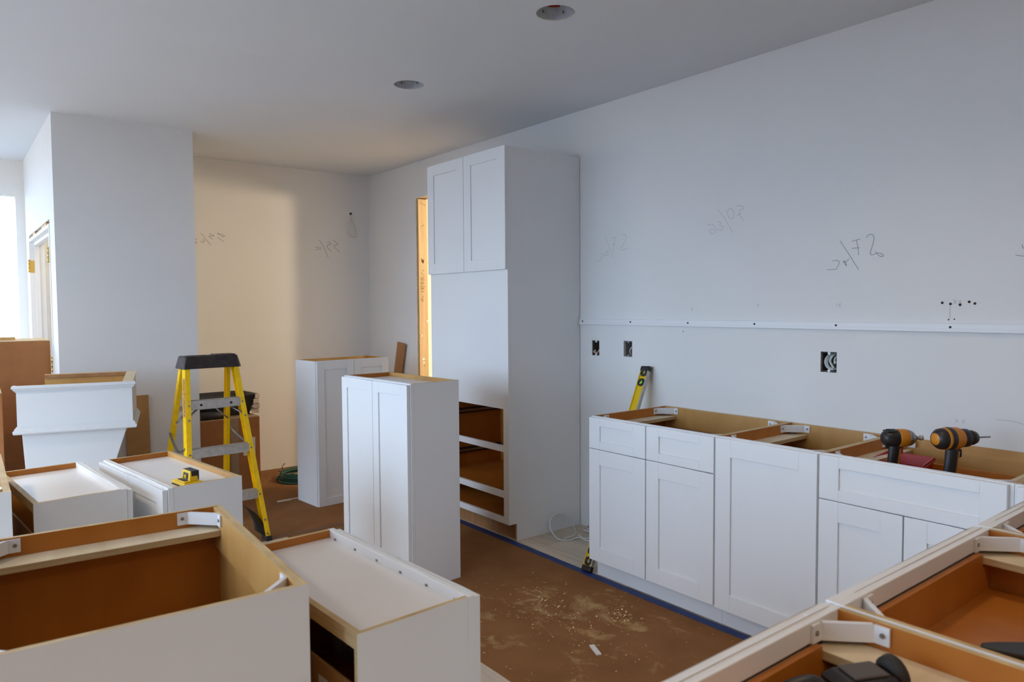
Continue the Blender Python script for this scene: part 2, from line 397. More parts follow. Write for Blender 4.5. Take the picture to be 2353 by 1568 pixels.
# far alcove wall, pier with closet behind, end wall
wall_b = struct('wall_back', sheet(MB(), 'y', YB, YB+.12, 1.35, XW+.02, 0, CH, []), [WALL])
pier = MB(); sheet(pier, 'y', YP, YP+.11, .6, 1.466, 0, CH, [])
sheet(pier, 'x', 1.355, 1.466, YP+.11, YB, 0, CH, [])
wall_p = struct('wall_pier', pier, [WALL])
CD = (5.80, 7.22, -.01, 2.075)
wl = MB(); sheet(wl, 'x', .60, .70, YP+.11, YE, 0, CH, [CD], 0, 1); struct('wall_closet', wl, [WALL, GYPS])
struct('wall_closet_end', MB().box(.70, 1.47, 7.38, 7.48, 0, CH).box(1.36, 1.46, YB+.12, 7.38, 0, CH), [WALL])
# closet door casing (head and two jambs) with hinges
dr = bpy.data.objects.new('door_1', None); C.objects.link(dr); dr['kind'] = 'structure'
obj('door_head', MB().box(.594, .704, 5.802, 7.218, 2.02, 2.045).box(.63, .665, 5.815, 7.205, 1.995, 2.02), [TRIMW], dr, .002)
obj('door_jamb', MB().box(.594, .704, 5.802, 5.822, 0, 2.02).box(.63, .665, 5.822, 5.834, 0, 1.995), [TRIMW], dr, .002)
obj('door_jamb', MB().box(.594, .704, 7.198, 7.218, 0, 2.02).box(.63, .665, 7.186, 7.198, 0, 1.995), [TRIMW], dr, .002)
obj('shim', MB().box(.60, .70, 6.0, 6.3, 2.047, 2.07).box(.60, .70, 6.75, 6.9, 2.047, 2.07), [RAW], dr)
def hinge(y, z, side):
    h = MB()
    h.box(.600, .634, y-.0015, y+.0015, z-.05, z+.05)
    for k in range(3):
        h.cyl((.590, y, z-.05+.034*k+.001), (.590, y, z-.05+.034*k+.031), .007, seg=10)
    h.cyl((.590, y, z+.05), (.590, y, z+.058), .005, .008, seg=10)
    h.box(.588, .602, y-.002, y+.002, z-.045, z+.045)
    obj('hinge', h, [BRASS], dr)
hinge(5.8235, 1.83, 1); hinge(5.8235, 1.08, 1); hinge(7.1965, 1.82, -1)
# end wall with a tall bright window opening
EW = (-1.35, .535, .35, 2.44)
struct('wall_end', sheet(MB(), 'y', YE, YE+.12, XL-.1, .70, 0, CH, [EW], 0, 1), [WALL, GYPS])
wn = bpy.data.objects.new('window_1', None); C.objects.link(wn); wn['kind'] = 'structure'
obj('window_frame', MB().box(-1.35, .535, YE+.085, YE+.115, .35, .40).box(-1.35, -1.30, YE+.085, YE+.115, .40, 2.44).box(-.44, -.39, YE+.085, YE+.115, .40, 2.44), [TRIMW], wn, .003)
obj('pane', MB().box(-.39, .535, YE+.098, YE+.102, .40, 2.44), [GLASS], wn)
obj('pane', MB().box(-1.30, -.44, YE+.098, YE+.102, .40, 2.44), [GLASS], wn)
# walls behind and left of the camera, with their windows, the last one added for light
lw = [(a, b, z0, z1) for s, a, b, z0, z1 in WINS]
struct('wall_left', sheet(MB(), 'x', XL-.12, XL, YF-.1, YE+.1, 0, CH, lw), [WALL])
struct('wall_front', sheet(MB(), 'y', YF-.12, YF, XL-.1, XW+.1, 0, CH, [FRONT_OPEN]), [WALL])
struct('wall_rear', MB().box(XL-.1, XW+.1, YR-.12, YR, 0, CH), [WALL])
struct('wall_rear_left', MB().box(XL-.12, XL, YR, YF-.1, 0, CH), [WALL])
struct('wall_rear_right', MB().box(XW, XW+.12, YR, YF-.1, 0, CH), [WALL])
for i, (s, a, b, z0, z1) in enumerate(WINS):
    wn = bpy.data.objects.new('window_%d' % (i+2), None); C.objects.link(wn); wn['kind'] = 'structure'
    mid = (a+b)/2; f = MB()
    def wb(u0, u1, q0, q1, t0=-.09, t1=-.04):
        if s == 'left': f.box(XL+t0, XL+t1, u0, u1, q0, q1)
        else: f.box(u0, u1, YF+t0, YF+t1, q0, q1)
    wb(a, b, z0, z0+.05); wb(a, b, z1-.05, z1); wb(a, a+.05, z0+.05, z1-.05); wb(b-.05, b, z0+.05, z1-.05); wb(mid-.03, mid+.03, z0+.05, z1-.05)
    obj('window_frame', f, [TRIMW], wn)
struct('ground', MB().box(-40, 40, -40, 40, -.5, -.3), [EARTH])

# pencil marks on the walls (thin ribbons of graphite)
def ribbon(mb, pts, wd, axis):
    P = [Vector(p) for p in pts]
    for a, b in zip(P[:-1], P[1:]):
        d = (b-a)
        if d.length < 1e-6: continue
        n_ = Vector((0, -d.z, d.y)).normalized() if axis == 'x' else Vector((-d.z, 0, d.x)).normalized()
        n_ *= wd/2; e = d.normalized()*wd*.3
        mb.add([a-e-n_, b+e-n_, b+e+n_, a-e+n_], [(0, 1, 2, 3)])
def unproj(px, py, axis, val):
    d = fw + r2*((px-1176.5)/FPX) - u2*((py-784)/FPX)
    k = {'x': 0, 'y': 1, 'z': 2}[axis]; o = Vector((0, 0, CAMH)); return o+d*((val-o[k])/d[k])
def writing(strokes, zoom, ox, oy, axis, val, wd, m, parent):
    mb = MB()
    for st_ in strokes:
        pts = [unproj(ox+a/zoom, oy+b/zoom, axis, val) for a, b in st_]
        ribbon(mb, smooth_path(pts, 3) if len(pts) > 2 else pts, wd, axis)
    return obj('pencil_writing', mb, [m], parent)
Z1 = 2.278; VX = XW-.0006
T_a = [[(245, 250), (262, 247), (272, 262), (262, 290), (248, 312), (240, 325), (252, 330), (275, 322)], [(193, 268), (216, 266)], [(214, 266), (207, 300), (203, 340)], [(195, 301), (214, 298)],
       [(163, 262), (180, 310), (203, 372)], [(178, 335), (165, 343), (160, 360), (178, 352), (170, 334)], [(140, 352), (150, 350), (146, 366), (134, 385)], [(134, 385), (108, 390)]]
T_b = [[(848, 98), (878, 100), (884, 113), (860, 126), (872, 140), (850, 148)], [(858, 140), (888, 178)], [(812, 112), (800, 128), (808, 158), (826, 166), (836, 150), (830, 122), (812, 112)],
       [(748, 115), (790, 170), (828, 238)], [(748, 182), (768, 184), (760, 200), (780, 206), (766, 226), (746, 220)], [(698, 198), (724, 196), (738, 215), (736, 238), (720, 246), (708, 234), (716, 220), (734, 224)]]
T_c = [[(1528, 264), (1540, 250), (1560, 250), (1568, 268), (1562, 300), (1548, 342), (1556, 356), (1590, 345), (1612, 352), (1617, 362), (1598, 362), (1574, 338)], [(1452, 285), (1495, 272)], [(1476, 278), (1484, 320), (1487, 355)], [(1452, 321), (1492, 318)],
       [(1390, 282), (1435, 350), (1487, 432)], [(1436, 376), (1420, 394), (1406, 388), (1424, 412), (1414, 384)], [(1350, 388), (1370, 384), (1386, 392), (1378, 415), (1368, 430)], [(1368, 430), (1322, 434)]]
T_d = [[(2344, 303), (2348, 318), (2360, 322)], [(2310, 357), (2370, 364)]]
for t in (T_a, T_b): writing(t, Z1, 1320, 430, 'x', VX, .0022, PENCIL2, wall_r)
for t in (T_c, T_d): writing(t, Z1, 1320, 430, 'x', VX, .0026, PENCIL, wall_r)
small = [[(610, 632), (618, 648)], [(618, 632), (612, 648)], [(955, 612), (962, 628)], [(966, 612), (958, 628)], [(1378, 608), (1396, 628)], [(1396, 608), (1382, 628)], [(1370, 612), (1372, 624)], [(1985, 590), (2000, 612)], [(1998, 590), (1986, 612)], [(2010, 594), (2026, 612)], [(2024, 592), (2012, 614)], [(1966, 620), (1965, 690)]]
writing(small, Z1, 1320, 430, 'x', VX, .0022, PENCIL2, wall_r)
writing([[(2210, 148), (2240, 150), (2300, 158), (2360, 175)], [(1990, 145), (2012, 162)], [(2008, 145), (1992, 165)], [(2030, 150), (2042, 164)], [(2044, 148), (2030, 166)]], 2.278, 1320, 900, 'x', VX, .002, PENCIL2, wall_r)
Z2 = 5.602
T_e = [[(27, 556), (62, 556), (68, 542), (40, 526), (45, 508), (72, 508)], [(118, 530), (150, 545), (165, 525), (150, 506), (160, 520)], [(122, 425), (185, 505), (248, 580)], [(230, 428), (290, 462), (222, 465), (275, 503)], [(330, 428), (400, 474)], [(340, 425), (428, 460), (395, 475)], [(335, 480), (418, 538)]]
T_f = [[(1595, 608), (1640, 612), (1640, 632), (1600, 640)], [(1658, 605), (1668, 640)], [(1645, 515), (1700, 600), (1760, 740)], [(1752, 540), (1800, 568), (1742, 592), (1798, 662)], [(1825, 518), (1885, 570), (1832, 590), (1905, 668)]]
for t in (T_e, T_f): writing(t, Z2, 440, 460, 'y', YB-.0006, .004, PENCIL, wall_b)
# old screw holes in the kitchen wall
for (yy, zz) in ((1.262, 1.466), (1.230, 1.461), (1.194, 1.457), (1.160, 1.469), (1.139, 1.462), (1.236, 1.395), (1.214, 1.397), (2.618, 1.314)):
    r = .0055 if zz > 1.4 else .003
    obj('screw_hole', MB().cyl((XW+.002, yy, zz), (XW-.001, yy, zz), r, seg=10), [HOLE], wall_r)

# recessed light cans
for (cx, cy), lab, rd in zip(LC, ('empty recessed light can in the ceiling with a red label inside, nearer the camera', 'empty recessed light can in the ceiling without a red label, nearer the far wall'), (1, 0)):
    t = thing('recessed_light_can', lab, 'light can', (cx, cy, CH+.017))
    b = MB(); N_ = 32
    R = LR-.002
    rings = [[(R*k*math.cos(2*PI*i/N_), R*k*math.sin(2*PI*i/N_), z) for i in range(N_)] for k, z in ((1.0, -.012), (1.0, .10), (.92, .125), (.5, .135), (.02, .135))]
    b.loft(rings, 0, True, False)
    rings = [[((R+.0012)*k*math.cos(2*PI*i/N_), (R+.0012)*k*math.sin(2*PI*i/N_), z) for i in range(N_)] for k, z in ((1.0, -.012), (1.0, .102), (.92, .128), (.5, .138), (.02, .138))]
    b.loft(rings, 0, True, False)
    obj('can', b, [GALV], t)
    for a in (.4, 1.6, 3.2, 4.6):
        c_ = MB().box(-.003, .003, -.004, .002, .0, .010); obj('spring_clip', c_, [STEEL], t, loc=((R-.004)*math.cos(a), (R-.004)*math.sin(a), .01), rot=(0, 0, a+PI/2))
    if rd:
        lb = MB(); a0 = math.atan2(cy, cx)
        vs = []
        for i in range(9):
            a = a0-.36+.72*i/8+.10; vs += [((R-.002)*math.cos(a), (R-.002)*math.sin(a), .040), ((R-.002)*math.cos(a), (R-.002)*math.sin(a), .085)]
        lb.add(vs, [(2*i, 2*i+2, 2*i+3, 2*i+1) for i in range(8)])
        obj('label', lb, [REDL], t, label='red warning label')

# outlet boxes in the cut-outs
def outlet(y0, y1, z0, z1, m, label, wires):
    t = thing('outlet_box', label, 'electrical box', (XW+.004, (y0+y1)/2, (z0+z1)/2), 0, 'open outlet boxes in the kitchen wall')
    w_, h_ = (y1-y0)/2, (z1-z0)/2; b = MB(); dp = .06
    yl = w_*.78 if m is not DARKB else w_*.93   # a gap on the +y side as cut by hand
    a0, a1 = -w_*.98, yl
    th = .003
    b.box(dp-th, dp, a0, a1, -h_, h_).box(0, dp, a0, a0+th, -h_, h_).box(0, dp, a1-th, a1, -h_, h_).box(0, dp, a0, a1, h_*.97-th, h_*.97).box(0, dp, a0, a1, -h_*.94, -h_*.94+th)
    obj('box_shell', b, [m], t)
    for s in (1, -1):
        e = MB().cyl((-.001, 0, s*h_*.86), (.012, 0, s*h_*.86), .007, seg=10); obj('screw_ear', e, [GREYB if m is not DARKB else WPL], t)
    for pts, r, wm in wires:
        obj('wire', MB().tube(smooth_path([(p[0], p[1]*w_, p[2]*h_) for p in pts], 6), r, 7), [wm], t)
    gp = MB().box(.0095, dp, w_*.80, w_*.99, -h_, h_); obj('gap_strip', gp, [RAW], t) if m is not DARKB else None  # raw lumber strip filling the gap beside the box
outlet(*OUT[0], DARKB, 'narrow outlet box with loose ends, nearest the tall cabinet', [([(.05, -.8, .4), (.02, -.7, .0), (.03, -.6, -.4), (.008, .2, -.62), (.006, .8, -.5), (.01, .3, -.3)], .0045, WIREP), ([(.05, -.5, .2), (.012, -.6, -.2), (.02, .3, -.75), (.01, .8, -.62)], .004, WIREP)])
outlet(*OUT[1], GREYB, 'grey outlet box with one curved pale wire, above the yellow level', [([(.05, -.85, .35), (.012, -.6, .2), (.01, -.2, -.15), (.012, -.2, -.6), (.03, -.4, -.8)], .0045, WIREP)])
outlet(*OUT[2], DARKB, 'wider outlet box full of coiled grey wires, above the drills', [([(.05, .1, .9), (.02, .45, .5), (.008, .55, 0), (.010, .35, -.5), (.008, -.3, -.72), (.03, -.7, -.6)], .006, WIREG), ([(.05, .0, .9), (.024, .3, .45), (.012, .4, -.05), (.014, .15, -.55), (.01, -.5, -.7)], .006, WIREG),
    ([(.05, -.6, .9), (.012, -.3, .6), (.008, -.05, .1), (.010, -.25, -.3), (.008, -.5, -.6)], .006, WIREG), ([(.05, -.9, .8), (.015, -.6, .4), (.012, -.55, -.1), (.008, -.8, .05)], .005, WIREG)])
# wire loop on the alcove wall
t = thing('wire_loop', 'thin pale wire loop hanging from a small hole in the alcove wall', 'wire', (3.133, YB-.004, 2.35))
obj('wall_hole', MB().cyl((.0, .006, .016), (0, .0028, .016), .014, seg=12), [HOLE], t)
obj('wire', MB().tube(smooth_path([(.0, .0, .012), (-.004, -.012, -.03), (-.035, -.014, -.10), (-.045, -.012, -.16), (-.01, -.016, -.20), (.04, -.016, -.20), (.045, -.018, -.16), (.025, -.014, -.08), (.006, -.012, -.03), (.0, .0, .012)], 6), .0045, 8), [WIREW], t)

# ledger board screwed to the kitchen wall
t = thing('ledger_board', 'long white ledger strip screwed level across the kitchen wall', 'board', (XW, 0, 1.361))
obj('strip', MB().box(-.017, -.0005, -1.2, 3.455, -.0185, .0185).box(-.0195, -.017, -1.2, 3.455, -.017, -.003), [CABW], t, .001)
for yy in (3.424, 3.005, 2.573, 2.148, 1.714, 1.223, .75, .3):
    obj('screw', MB().cyl((-.0165, yy, .003), (-.0205, yy, .003), .005, .0042, seg=10), [HOLE], t)

# ---------------------------------------------------------------- cabinets
def shaker(mb, x0, x1, z0, z1, st=.078, rl=None, t=.019, y=0, rec=.007, m=0):
    rl = st if rl is None else rl
    for a, b, c, d in ((x0, x0+st, z0, z1), (x1-st, x1, z0, z1), (x0+st, x1-st, z0, z0+rl), (x0+st, x1-st, z1-rl, z1)):
        mb.box(a, b, y-t, y, c, d, m)
    mb.box(x0+st, x1-st, y-t+rec, y-.002, z0+rl, z1-rl, m)
    return mb
def corner_block(parent, loc, rz):
    s = .068; b = MB()
    b.prism([(0, 0), (s, 0), (0, s)], -.034, -.029)
    b.prism([(s-.006, 0), (s, 0), (s+.004, .004), (.004, s+.004), (0, s), (0, s-.006)], -.034, 0)
    b.box(s, s+.03, 0, .005, -.034, 0).box(0, .005, s, s+.03, -.034, 0)
    b.cyl((s+.018, .004, -.016), (s+.018, .0075, -.016), .005, seg=8, m=1).cyl((.004, s+.018, -.016), (.0075, s+.018, -.016), .005, seg=8, m=1)
    return obj('corner_block', b, [WPL, STEEL], parent, loc=loc, rot=(0, 0, rz))
def base_cabinet(label, loc, rz, w, fronts, d=.61, h=.876, toe=.105, toer=.06, drawer=None, mid=None, group=None, nail=None, st=.078, toe_w=None, kick=True, stretch='both', stile=.038):
    t = thing('base_cabinet', label, 'cabinet', loc, rz, group)
    for i, (x0, x1) in enumerate(((0, .013), (w-.013, w))):
        b = MB()
        kw = dict(nx=0, px=1) if i == 0 else dict(px=0, nx=1)
        b.box(x0, x1, .019, d-.001, toe, h, 1, pz=2, nz=2, ny=2, py=2, **kw).box(x0, x1, toer, d-.001, 0, toe, 1, ny=2, py=2, nz=2, **kw)
        obj('side_panel', b, [CABW, MAPLE, PLY], t)
    f = MB(); sw = stile
    f.box(0, sw, 0, .019, toe, h).box(w-sw, w, 0, .019, toe, h).box(sw, w-sw, 0, .019, h-.038, h).box(sw, w-sw, 0, .019, toe, toe+.038)
    if mid: f.box(sw, w-sw, 0, .019, mid-.019, mid+.019)
    obj('face_frame', f, [CABW], t, .0012)
    obj('bottom_panel', MB().box(.013, w-.013, .019, d-.008, toe, toe+.013), [MAPLE], t)
    obj('back_panel', MB().box(.013, w-.013, d-.008, d-.002, toe, h, 0, pz=1), [MAPL2, PLY], t)
    n0, n1 = nail if nail else (h-.115, h-.001)
    obj('nailer', MB().box(.013, w-.013, d-.022, d-.008, n0, n1, 0, pz=1), [MAPL2, PLY], t)
    for i, (x0, x1) in enumerate(((.0135, .098), (w-.098, w-.0135))):
        if stretch == 'both' or (stretch == 'left' and i == 0) or (stretch == 'right' and i == 1):
            obj('stretcher', MB().box(x0, x1, .02, d-.023, h-.066, h-.049, 0, px=1, nx=1), [STRET, PLY], t)
    for lx, ly, r in ((.0135, .0195, 0), (w-.0135, .0195, PI/2), (w-.0135, d-.0225, PI), (.0135, d-.0225, -PI/2)):
        corner_block(t, (lx, ly, h-.004), r)
    if kick: obj('toe_kick', MB().box(.0, w, toer-.0125, toer-.0005, .004, toe-.002), [CABW], t, .0008)
    for kind, x0, x1, z0, z1 in fronts:
        b = MB(); shaker(b, x0, x1, z0, z1, st, (z1-z0)*.25 if kind == 'drawer_front' else None, y=-.0008)
        obj(kind, b, [CABW], t, .0015)
    if drawer:
        dz0, dz1, x0, x1, y0, y1 = drawer; b = MB(); tk = .014
        b.box(x0, x0+tk, y0, y1, dz0, dz1).box(x1-tk, x1, y0, y1, dz0, dz1).box(x0+tk, x1-tk, y0, y0+tk, dz0, dz1).box(x0+tk, x1-tk, y1-tk, y1, dz0, dz1)
        if rz > 3: b.box(.10, w-.10, y0, y0+tk, dz1, .8365)
        dob = obj('drawer_box', b, [MAPLE], t)
        obj('drawer_bottom', MB().box(x0+tk, x1-tk, y0+tk, y1-tk, dz0+.006, dz0+.012), [MAPLE], dob)
    return t
RX = 2.708; R90 = -PI/2
bc1 = base_cabinet('white two-door base cabinet with two drawers, beside the yellow level', (RX, 2.741, 0), R90, .798,
    [('drawer_front', .004, .394, .709, .872), ('drawer_front', .400, .794, .709, .872), ('door', .004, .394, .107, .704), ('door', .400, .794, .107, .704)], mid=.707, group='base cabinets along the kitchen wall')
bc2 = base_cabinet('white base cabinet with one tall full-height door, between the wider two', (RX, 1.942, 0), R90, .484,
    [('door', .004, .480, .102, .872)], group='base cabinets along the kitchen wall')
bc3 = base_cabinet('white base cabinet with one wide drawer front, holding the drills', (RX, 1.457, 0), R90, .655,
    [('drawer_front', .004, .641, .702, .872), ('door', .004, .320, .107, .697), ('door', .325, .641, .107, .697)], mid=.70,
    drawer=(.725, .803, .028, .627,   .03, .49), nail=(.74, .838), group='base cabinets along the kitchen wall')
# corner cabinet between the run and the peninsula
base_cabinet('white blank corner base cabinet where the run meets the peninsula', (RX, .801, 0), R90, .72, [('filler_panel', .012, .09, .107, .872)], st=.02, kick=False)
# toe boards: seam on the kitchen run is inside the second cabinet as in the photograph
PY = .696
pc1 = base_cabinet('foreground peninsula base cabinet, left of the joint, holding the black jigsaw', (1.342, PY, 0), PI, .762,
    [('drawer_front', .004, .758, .702, .875), ('door', .004, .378, .107, .697), ('door', .383, .758, .107, .697)], mid=.70, drawer=(.725, .803, .03, .732, .022, .52), group='peninsula cabinets')
pc2 = base_cabinet('foreground peninsula base cabinet, middle one, with a dark saw handle inside', (2.117, PY, 0), PI, .765,
    [('drawer_front', .004, .761, .702, .875), ('door', .004, .380, .107, .697), ('door', .385, .761, .107, .697)], mid=.70, drawer=(.725, .803, .03, .735, .022, .52), group='peninsula cabinets')
pc3 = base_cabinet('peninsula base cabinet at the right edge, touching the corner cabinet', (2.682, PY, 0), PI, .555,
    [('door', .10, .551, .107, .875)], drawer=(.725, .803, .03, .50, .022, .52), group='peninsula cabinets')
for xx in (1.348, 2.1215):
    o = obj('filler_strip', MB().box(xx-.0044, xx+.0044, .10, PY+.018, .60, .871), [CABW]); tag(o, 'narrow white filler strip in the %s peninsula joint' % ('nearer' if xx < 2 else 'farther'), 'trim')

# tall oven cabinet
t = thing('tall_oven_cabinet', 'tall white oven cabinet with two upper doors and open drawer bays', 'cabinet', (2.712, 3.465, 0), R90)
# local x runs toward -y, so the cabinet spans x from -0.875 to 0
TW, TD, TH = .872, .606, 2.438; x0 = -TW
for a, b, kw in ((x0, x0+.014, dict(nx=0, px=1)), (-.014, 0, dict(px=0, nx=1))):
    obj('side_panel', MB().box(a, b, .02, TD, .108, TH, 1, pz=2, ny=2, py=2, **kw).box(a, b, .062, TD, 0, .108, 1, ny=2, py=2, **kw), [CABW, MAPLE, PLY], t)
f = MB(); S = .05
f.box(x0-.002, x0+S, 0, .02, .108, TH).box(-S, .002, 0, .02, .108, TH)
for z0, z1 in ((.108, .146), (.270, .311), (.558, .598), (2.40, TH)): f.box(x0+S, -S, 0, .02, z0, z1)
obj('face_frame', f, [CABW], t, .002)
obj('oven_panel', MB().box(x0+S, -S, .0, .02, .828, 2.40), [CABW], t)
obj('back_panel', MB().box(x0+.014, -.014, TD-.01, TD-.003, .108, TH), [MAPLE], t)
for z in (.125, .285, .84, 1.70, TH-.02):
    obj('shelf', MB().box(x0+.014, -.014, .021, TD-.01, z, z+.015), [MAPLE if z < TH-.1 else CABW], t)
obj('toe_kick', MB().box(x0+.014, -.014, .075, .088, 0, .107), [OAKB], t)
for z in (.18, .40, .69):
    for a, b in ((x0+.0145, x0+.032), (-.032, -.0145)):
        s = MB().box(a, b, .03, TD-.03, z, z+.04).box(a+.002, b+.004 if a < -.5 else b-.002, .03, TD-.05, z+.012, z+.028, 1); obj('drawer_slide', s, [BLACK, STEEL], t)
for a, b in ((x0-.004, x0+TW/2-.002), (x0+TW/2+.002, .004)):
    obj('door', shaker(MB(), a, b, 1.690, 2.436, .078, .07, y=-.0008), [CABW], t, .0015)

def wall_cabinet(label, loc, rz, w, d, h, doors=2, opengap=False, st=.058, group=None, mir=False, staples=False):
    t = thing('wall_cabinet', label, 'cabinet', loc, rz, group)
    for a, b, kw in ((0, .013, dict(nx=0, px=1)), (w-.013, w, dict(px=0, nx=1))):
        bb = MB().box(a, b, .02, d, 0, h, 1, pz=2, py=2, nz=2, **kw)
        obj('side_panel', bb, [CABW, MAPLE, PLY], t)
    f = MB(); f.box(-.001, .04, 0, .02, 0, h).box(w-.04, w+.001, 0, .02, 0, h).box(.04, w-.04, 0, .02, h-.045, h).box(.04, w-.04, 0, .02, 0, .045)
    if doors == 2: f.box(w/2-.02, w/2+.02, 0, .02, .045, h-.045)
    obj('face_frame', f, [CABW], t, .0012)
    rc = .024
    obj('top_panel', MB().box(.013, w-.013, .02, d-.001 if opengap else d-.016, h-rc-.013, h-rc, 0, py=1), [MELA, PLY], t)
    obj('bottom_panel', MB().box(.013, w-.013, .02, d-.008, rc, rc+.013), [MELA], t)
    obj('shelf', MB().box(.013, w-.013, .03, d-.02, h*.5, h*.5+.016), [MAPLE], t)
    if opengap:
        obj('top_rail', MB().box(.013, w-.013, d-.030, d-.001, h-rc, h-rc+.010).box(.013, w-.013, d-.014, d-.001, h-rc+.010, h-.002), [PLY], t)
        obj('back_panel', MB().box(.013, w-.013, d-.010, d-.003, 0, h-.125), [MDF], t)
        obj('paper_label', MB().box(.09, .19, d-.003, d-.0022, h-.26, h-.16), [PAPERW], t, label='white paper label')
        obj('label_print', MB().box(.105, .165, d-.0022, d-.0018, h-.19, h-.178).box(.105, .15, d-.0022, d-.0018, h-.21, h-.20).box(.12, .175, d-.0022, d-.0018, h-.235, h-.222), [INK], t)
    else:
        obj('nailer', MB().box(.013, w-.013, d-.016, d-.001, h-.10, h-.001, 0, pz=1), [MAPL2, PLY], t)
        obj('back_panel', MB().box(.013, w-.013, d-.006, d-.0005, 0, h-.10), [MDF], t)
    if staples:
        sb = MB()
        for k in range(6):
            xx = .05+(w-.1)*k/5; sb.box(xx-.004, xx+.004, .0205, .0225, h-rc+.0005, h-rc+.006)
        obj('staple', sb, [STEEL], t, kind='stuff')
    gap = .003
    if doors == 2: spans = ((.003, w/2-gap/2), (w/2+gap/2, w-.003))
    else: spans = ((.003, w-.003),)
    for a, b in spans:
        obj('door', shaker(MB(), a, b, .004, h-.006, st, y=-.0015), [CABW], t, .0015)
    return t
def yaw_loc(x, y, th, a, b): return (x+math.cos(th)*a-math.sin(th)*b, y+math.sin(th)*a+math.cos(th)*b, 0)
# E: faces -x.  origin of local frame = frame front, left end seen from the front (far end)
th = .055; wE = .68
wall_cabinet('tall white two-door wall cabinet standing in the walkway before the open drawer bays', (1.85-math.sin(th)*wE, 3.166+math.cos(th)*wE, .0005), th-PI/2, wE, .307, 1.072, group='tall wall cabinets standing on the paper')
# F: faces -y
wall_cabinet('tall white two-door wall cabinet standing in the alcove beside the green hose', (2.118, 4.9755, .0005), .0891, .62, .302, 1.073, group='tall wall cabinets standing on the paper')
# D: faces -x (toward C), B and C face +x
th = .1298; wD = .7766
wD_o = wall_cabinet('low white wall cabinet with the yellow laser tool on its top', (.6691-math.sin(th)*wD, 2.9997+math.cos(th)*wD, .0005), th-PI/2, wD, .2967, .762, group='low wall cabinets standing on the floor')
th = .0955
x_, y_, _ = yaw_loc(.2379, 3.0749, th, .3089, 0)
wall_cabinet('low white wall cabinet with open dark back, facing the one with the laser tool', (x_, y_, .0005), th+PI/2, .6988, .3089, .762, opengap=True, group='low wall cabinets standing on the floor')
th = .0505
x_, y_, _ = yaw_loc(.6726, 1.3872, th, .318, 0)
wall_cabinet('low white wall cabinet in front, standing right beside the big open cabinet', (x_, y_, .0005), th+PI/2, .719, .318, .762, opengap=True, staples=True, group='low wall cabinets standing on the floor')
# A and J: open base cabinets seen from their right end panels; fronts face -x
th = -.055
x_, y_, _ = yaw_loc(.592, 1.443, th, -.61, .764)
base_cabinet('large open-topped white base cabinet in the left foreground', (x_, y_, 0), th+R90, .764, [('door', .004, .38, .107, .872), ('door', .384, .76, .107, .872)], group='loose open base cabinets')
x_, y_, _ = yaw_loc(.160, 2.799, -.02, -.61, .764)
base_cabinet('open-topped white base cabinet cut off by the left edge of the photo', (x_, y_, 0), -.02+R90, .764, [('door', .004, .38, .107, .872), ('door', .384, .76, .107, .872)], group='loose open base cabinets')
# (their backs are on the right-hand side, towards +x)

# ---------------------------------------------------------------- range hood, upside down
ph = -.235
t = thing('range_hood', 'white wooden range hood cover standing upside down, behind the low cabinets', 'range hood', (.302, 4.868, 0), ph)
HW, HD, Z0, Z1_ = .60, .46, .765, 1.03
sl = lambda y: Z1_+.03*y/HD   # the open side tilts up slightly towards the back
def wallpiece(mb, x0, x1, y0, y1, m, **kw):
    vs = [(x0, y0, Z0), (x1, y0, Z0), (x1, y1, Z0), (x0, y1, Z0), (x0, y0, sl(y0)), (x1, y0, sl(y0)), (x1, y1, sl(y1)), (x0, y1, sl(y1))]
    fs = [(0, 3, 2, 1), (4, 5, 6, 7), (0, 1, 5, 4), (1, 2, 6, 5), (2, 3, 7, 6), (3, 0, 4, 7)]
    ms = [m, kw.get('pz', m), kw.get('ny', m), kw.get('px', m), kw.get('py', m), kw.get('nx', m)]
    mb.add(vs, fs, ms)
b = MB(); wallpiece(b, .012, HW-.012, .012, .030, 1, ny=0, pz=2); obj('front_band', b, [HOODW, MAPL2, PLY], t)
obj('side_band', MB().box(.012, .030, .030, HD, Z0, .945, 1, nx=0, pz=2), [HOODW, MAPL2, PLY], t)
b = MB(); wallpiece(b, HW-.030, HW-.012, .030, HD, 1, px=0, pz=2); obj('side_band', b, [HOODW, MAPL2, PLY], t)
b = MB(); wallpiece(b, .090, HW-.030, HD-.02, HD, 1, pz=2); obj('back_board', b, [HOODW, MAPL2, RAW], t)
b = MB(); b.add([(HW-.062, .03, Z1_+.003), (HW-.006, .03, Z1_+.003), (HW-.006, HD, Z1_+.032), (HW-.062, HD-.02, Z1_+.031), (HW-.062, .03, Z1_-.012), (HW-.006, .03, Z1_-.012), (HW-.006, HD, Z1_+.017), (HW-.062, HD-.02, Z1_+.016)],
    [(0, 1, 2, 3), (7, 6, 5, 4), (0, 4, 5, 1), (1, 5, 6, 2), (2, 6, 7, 3), (3, 7, 4, 0)])
obj('inner_rail', b, [STRET], t)
obj('top_cleat', MB().box(.09, HW-.062, HD-.034, HD-.0205, Z1_+.008, Z1_+.026), [OAKB], t)
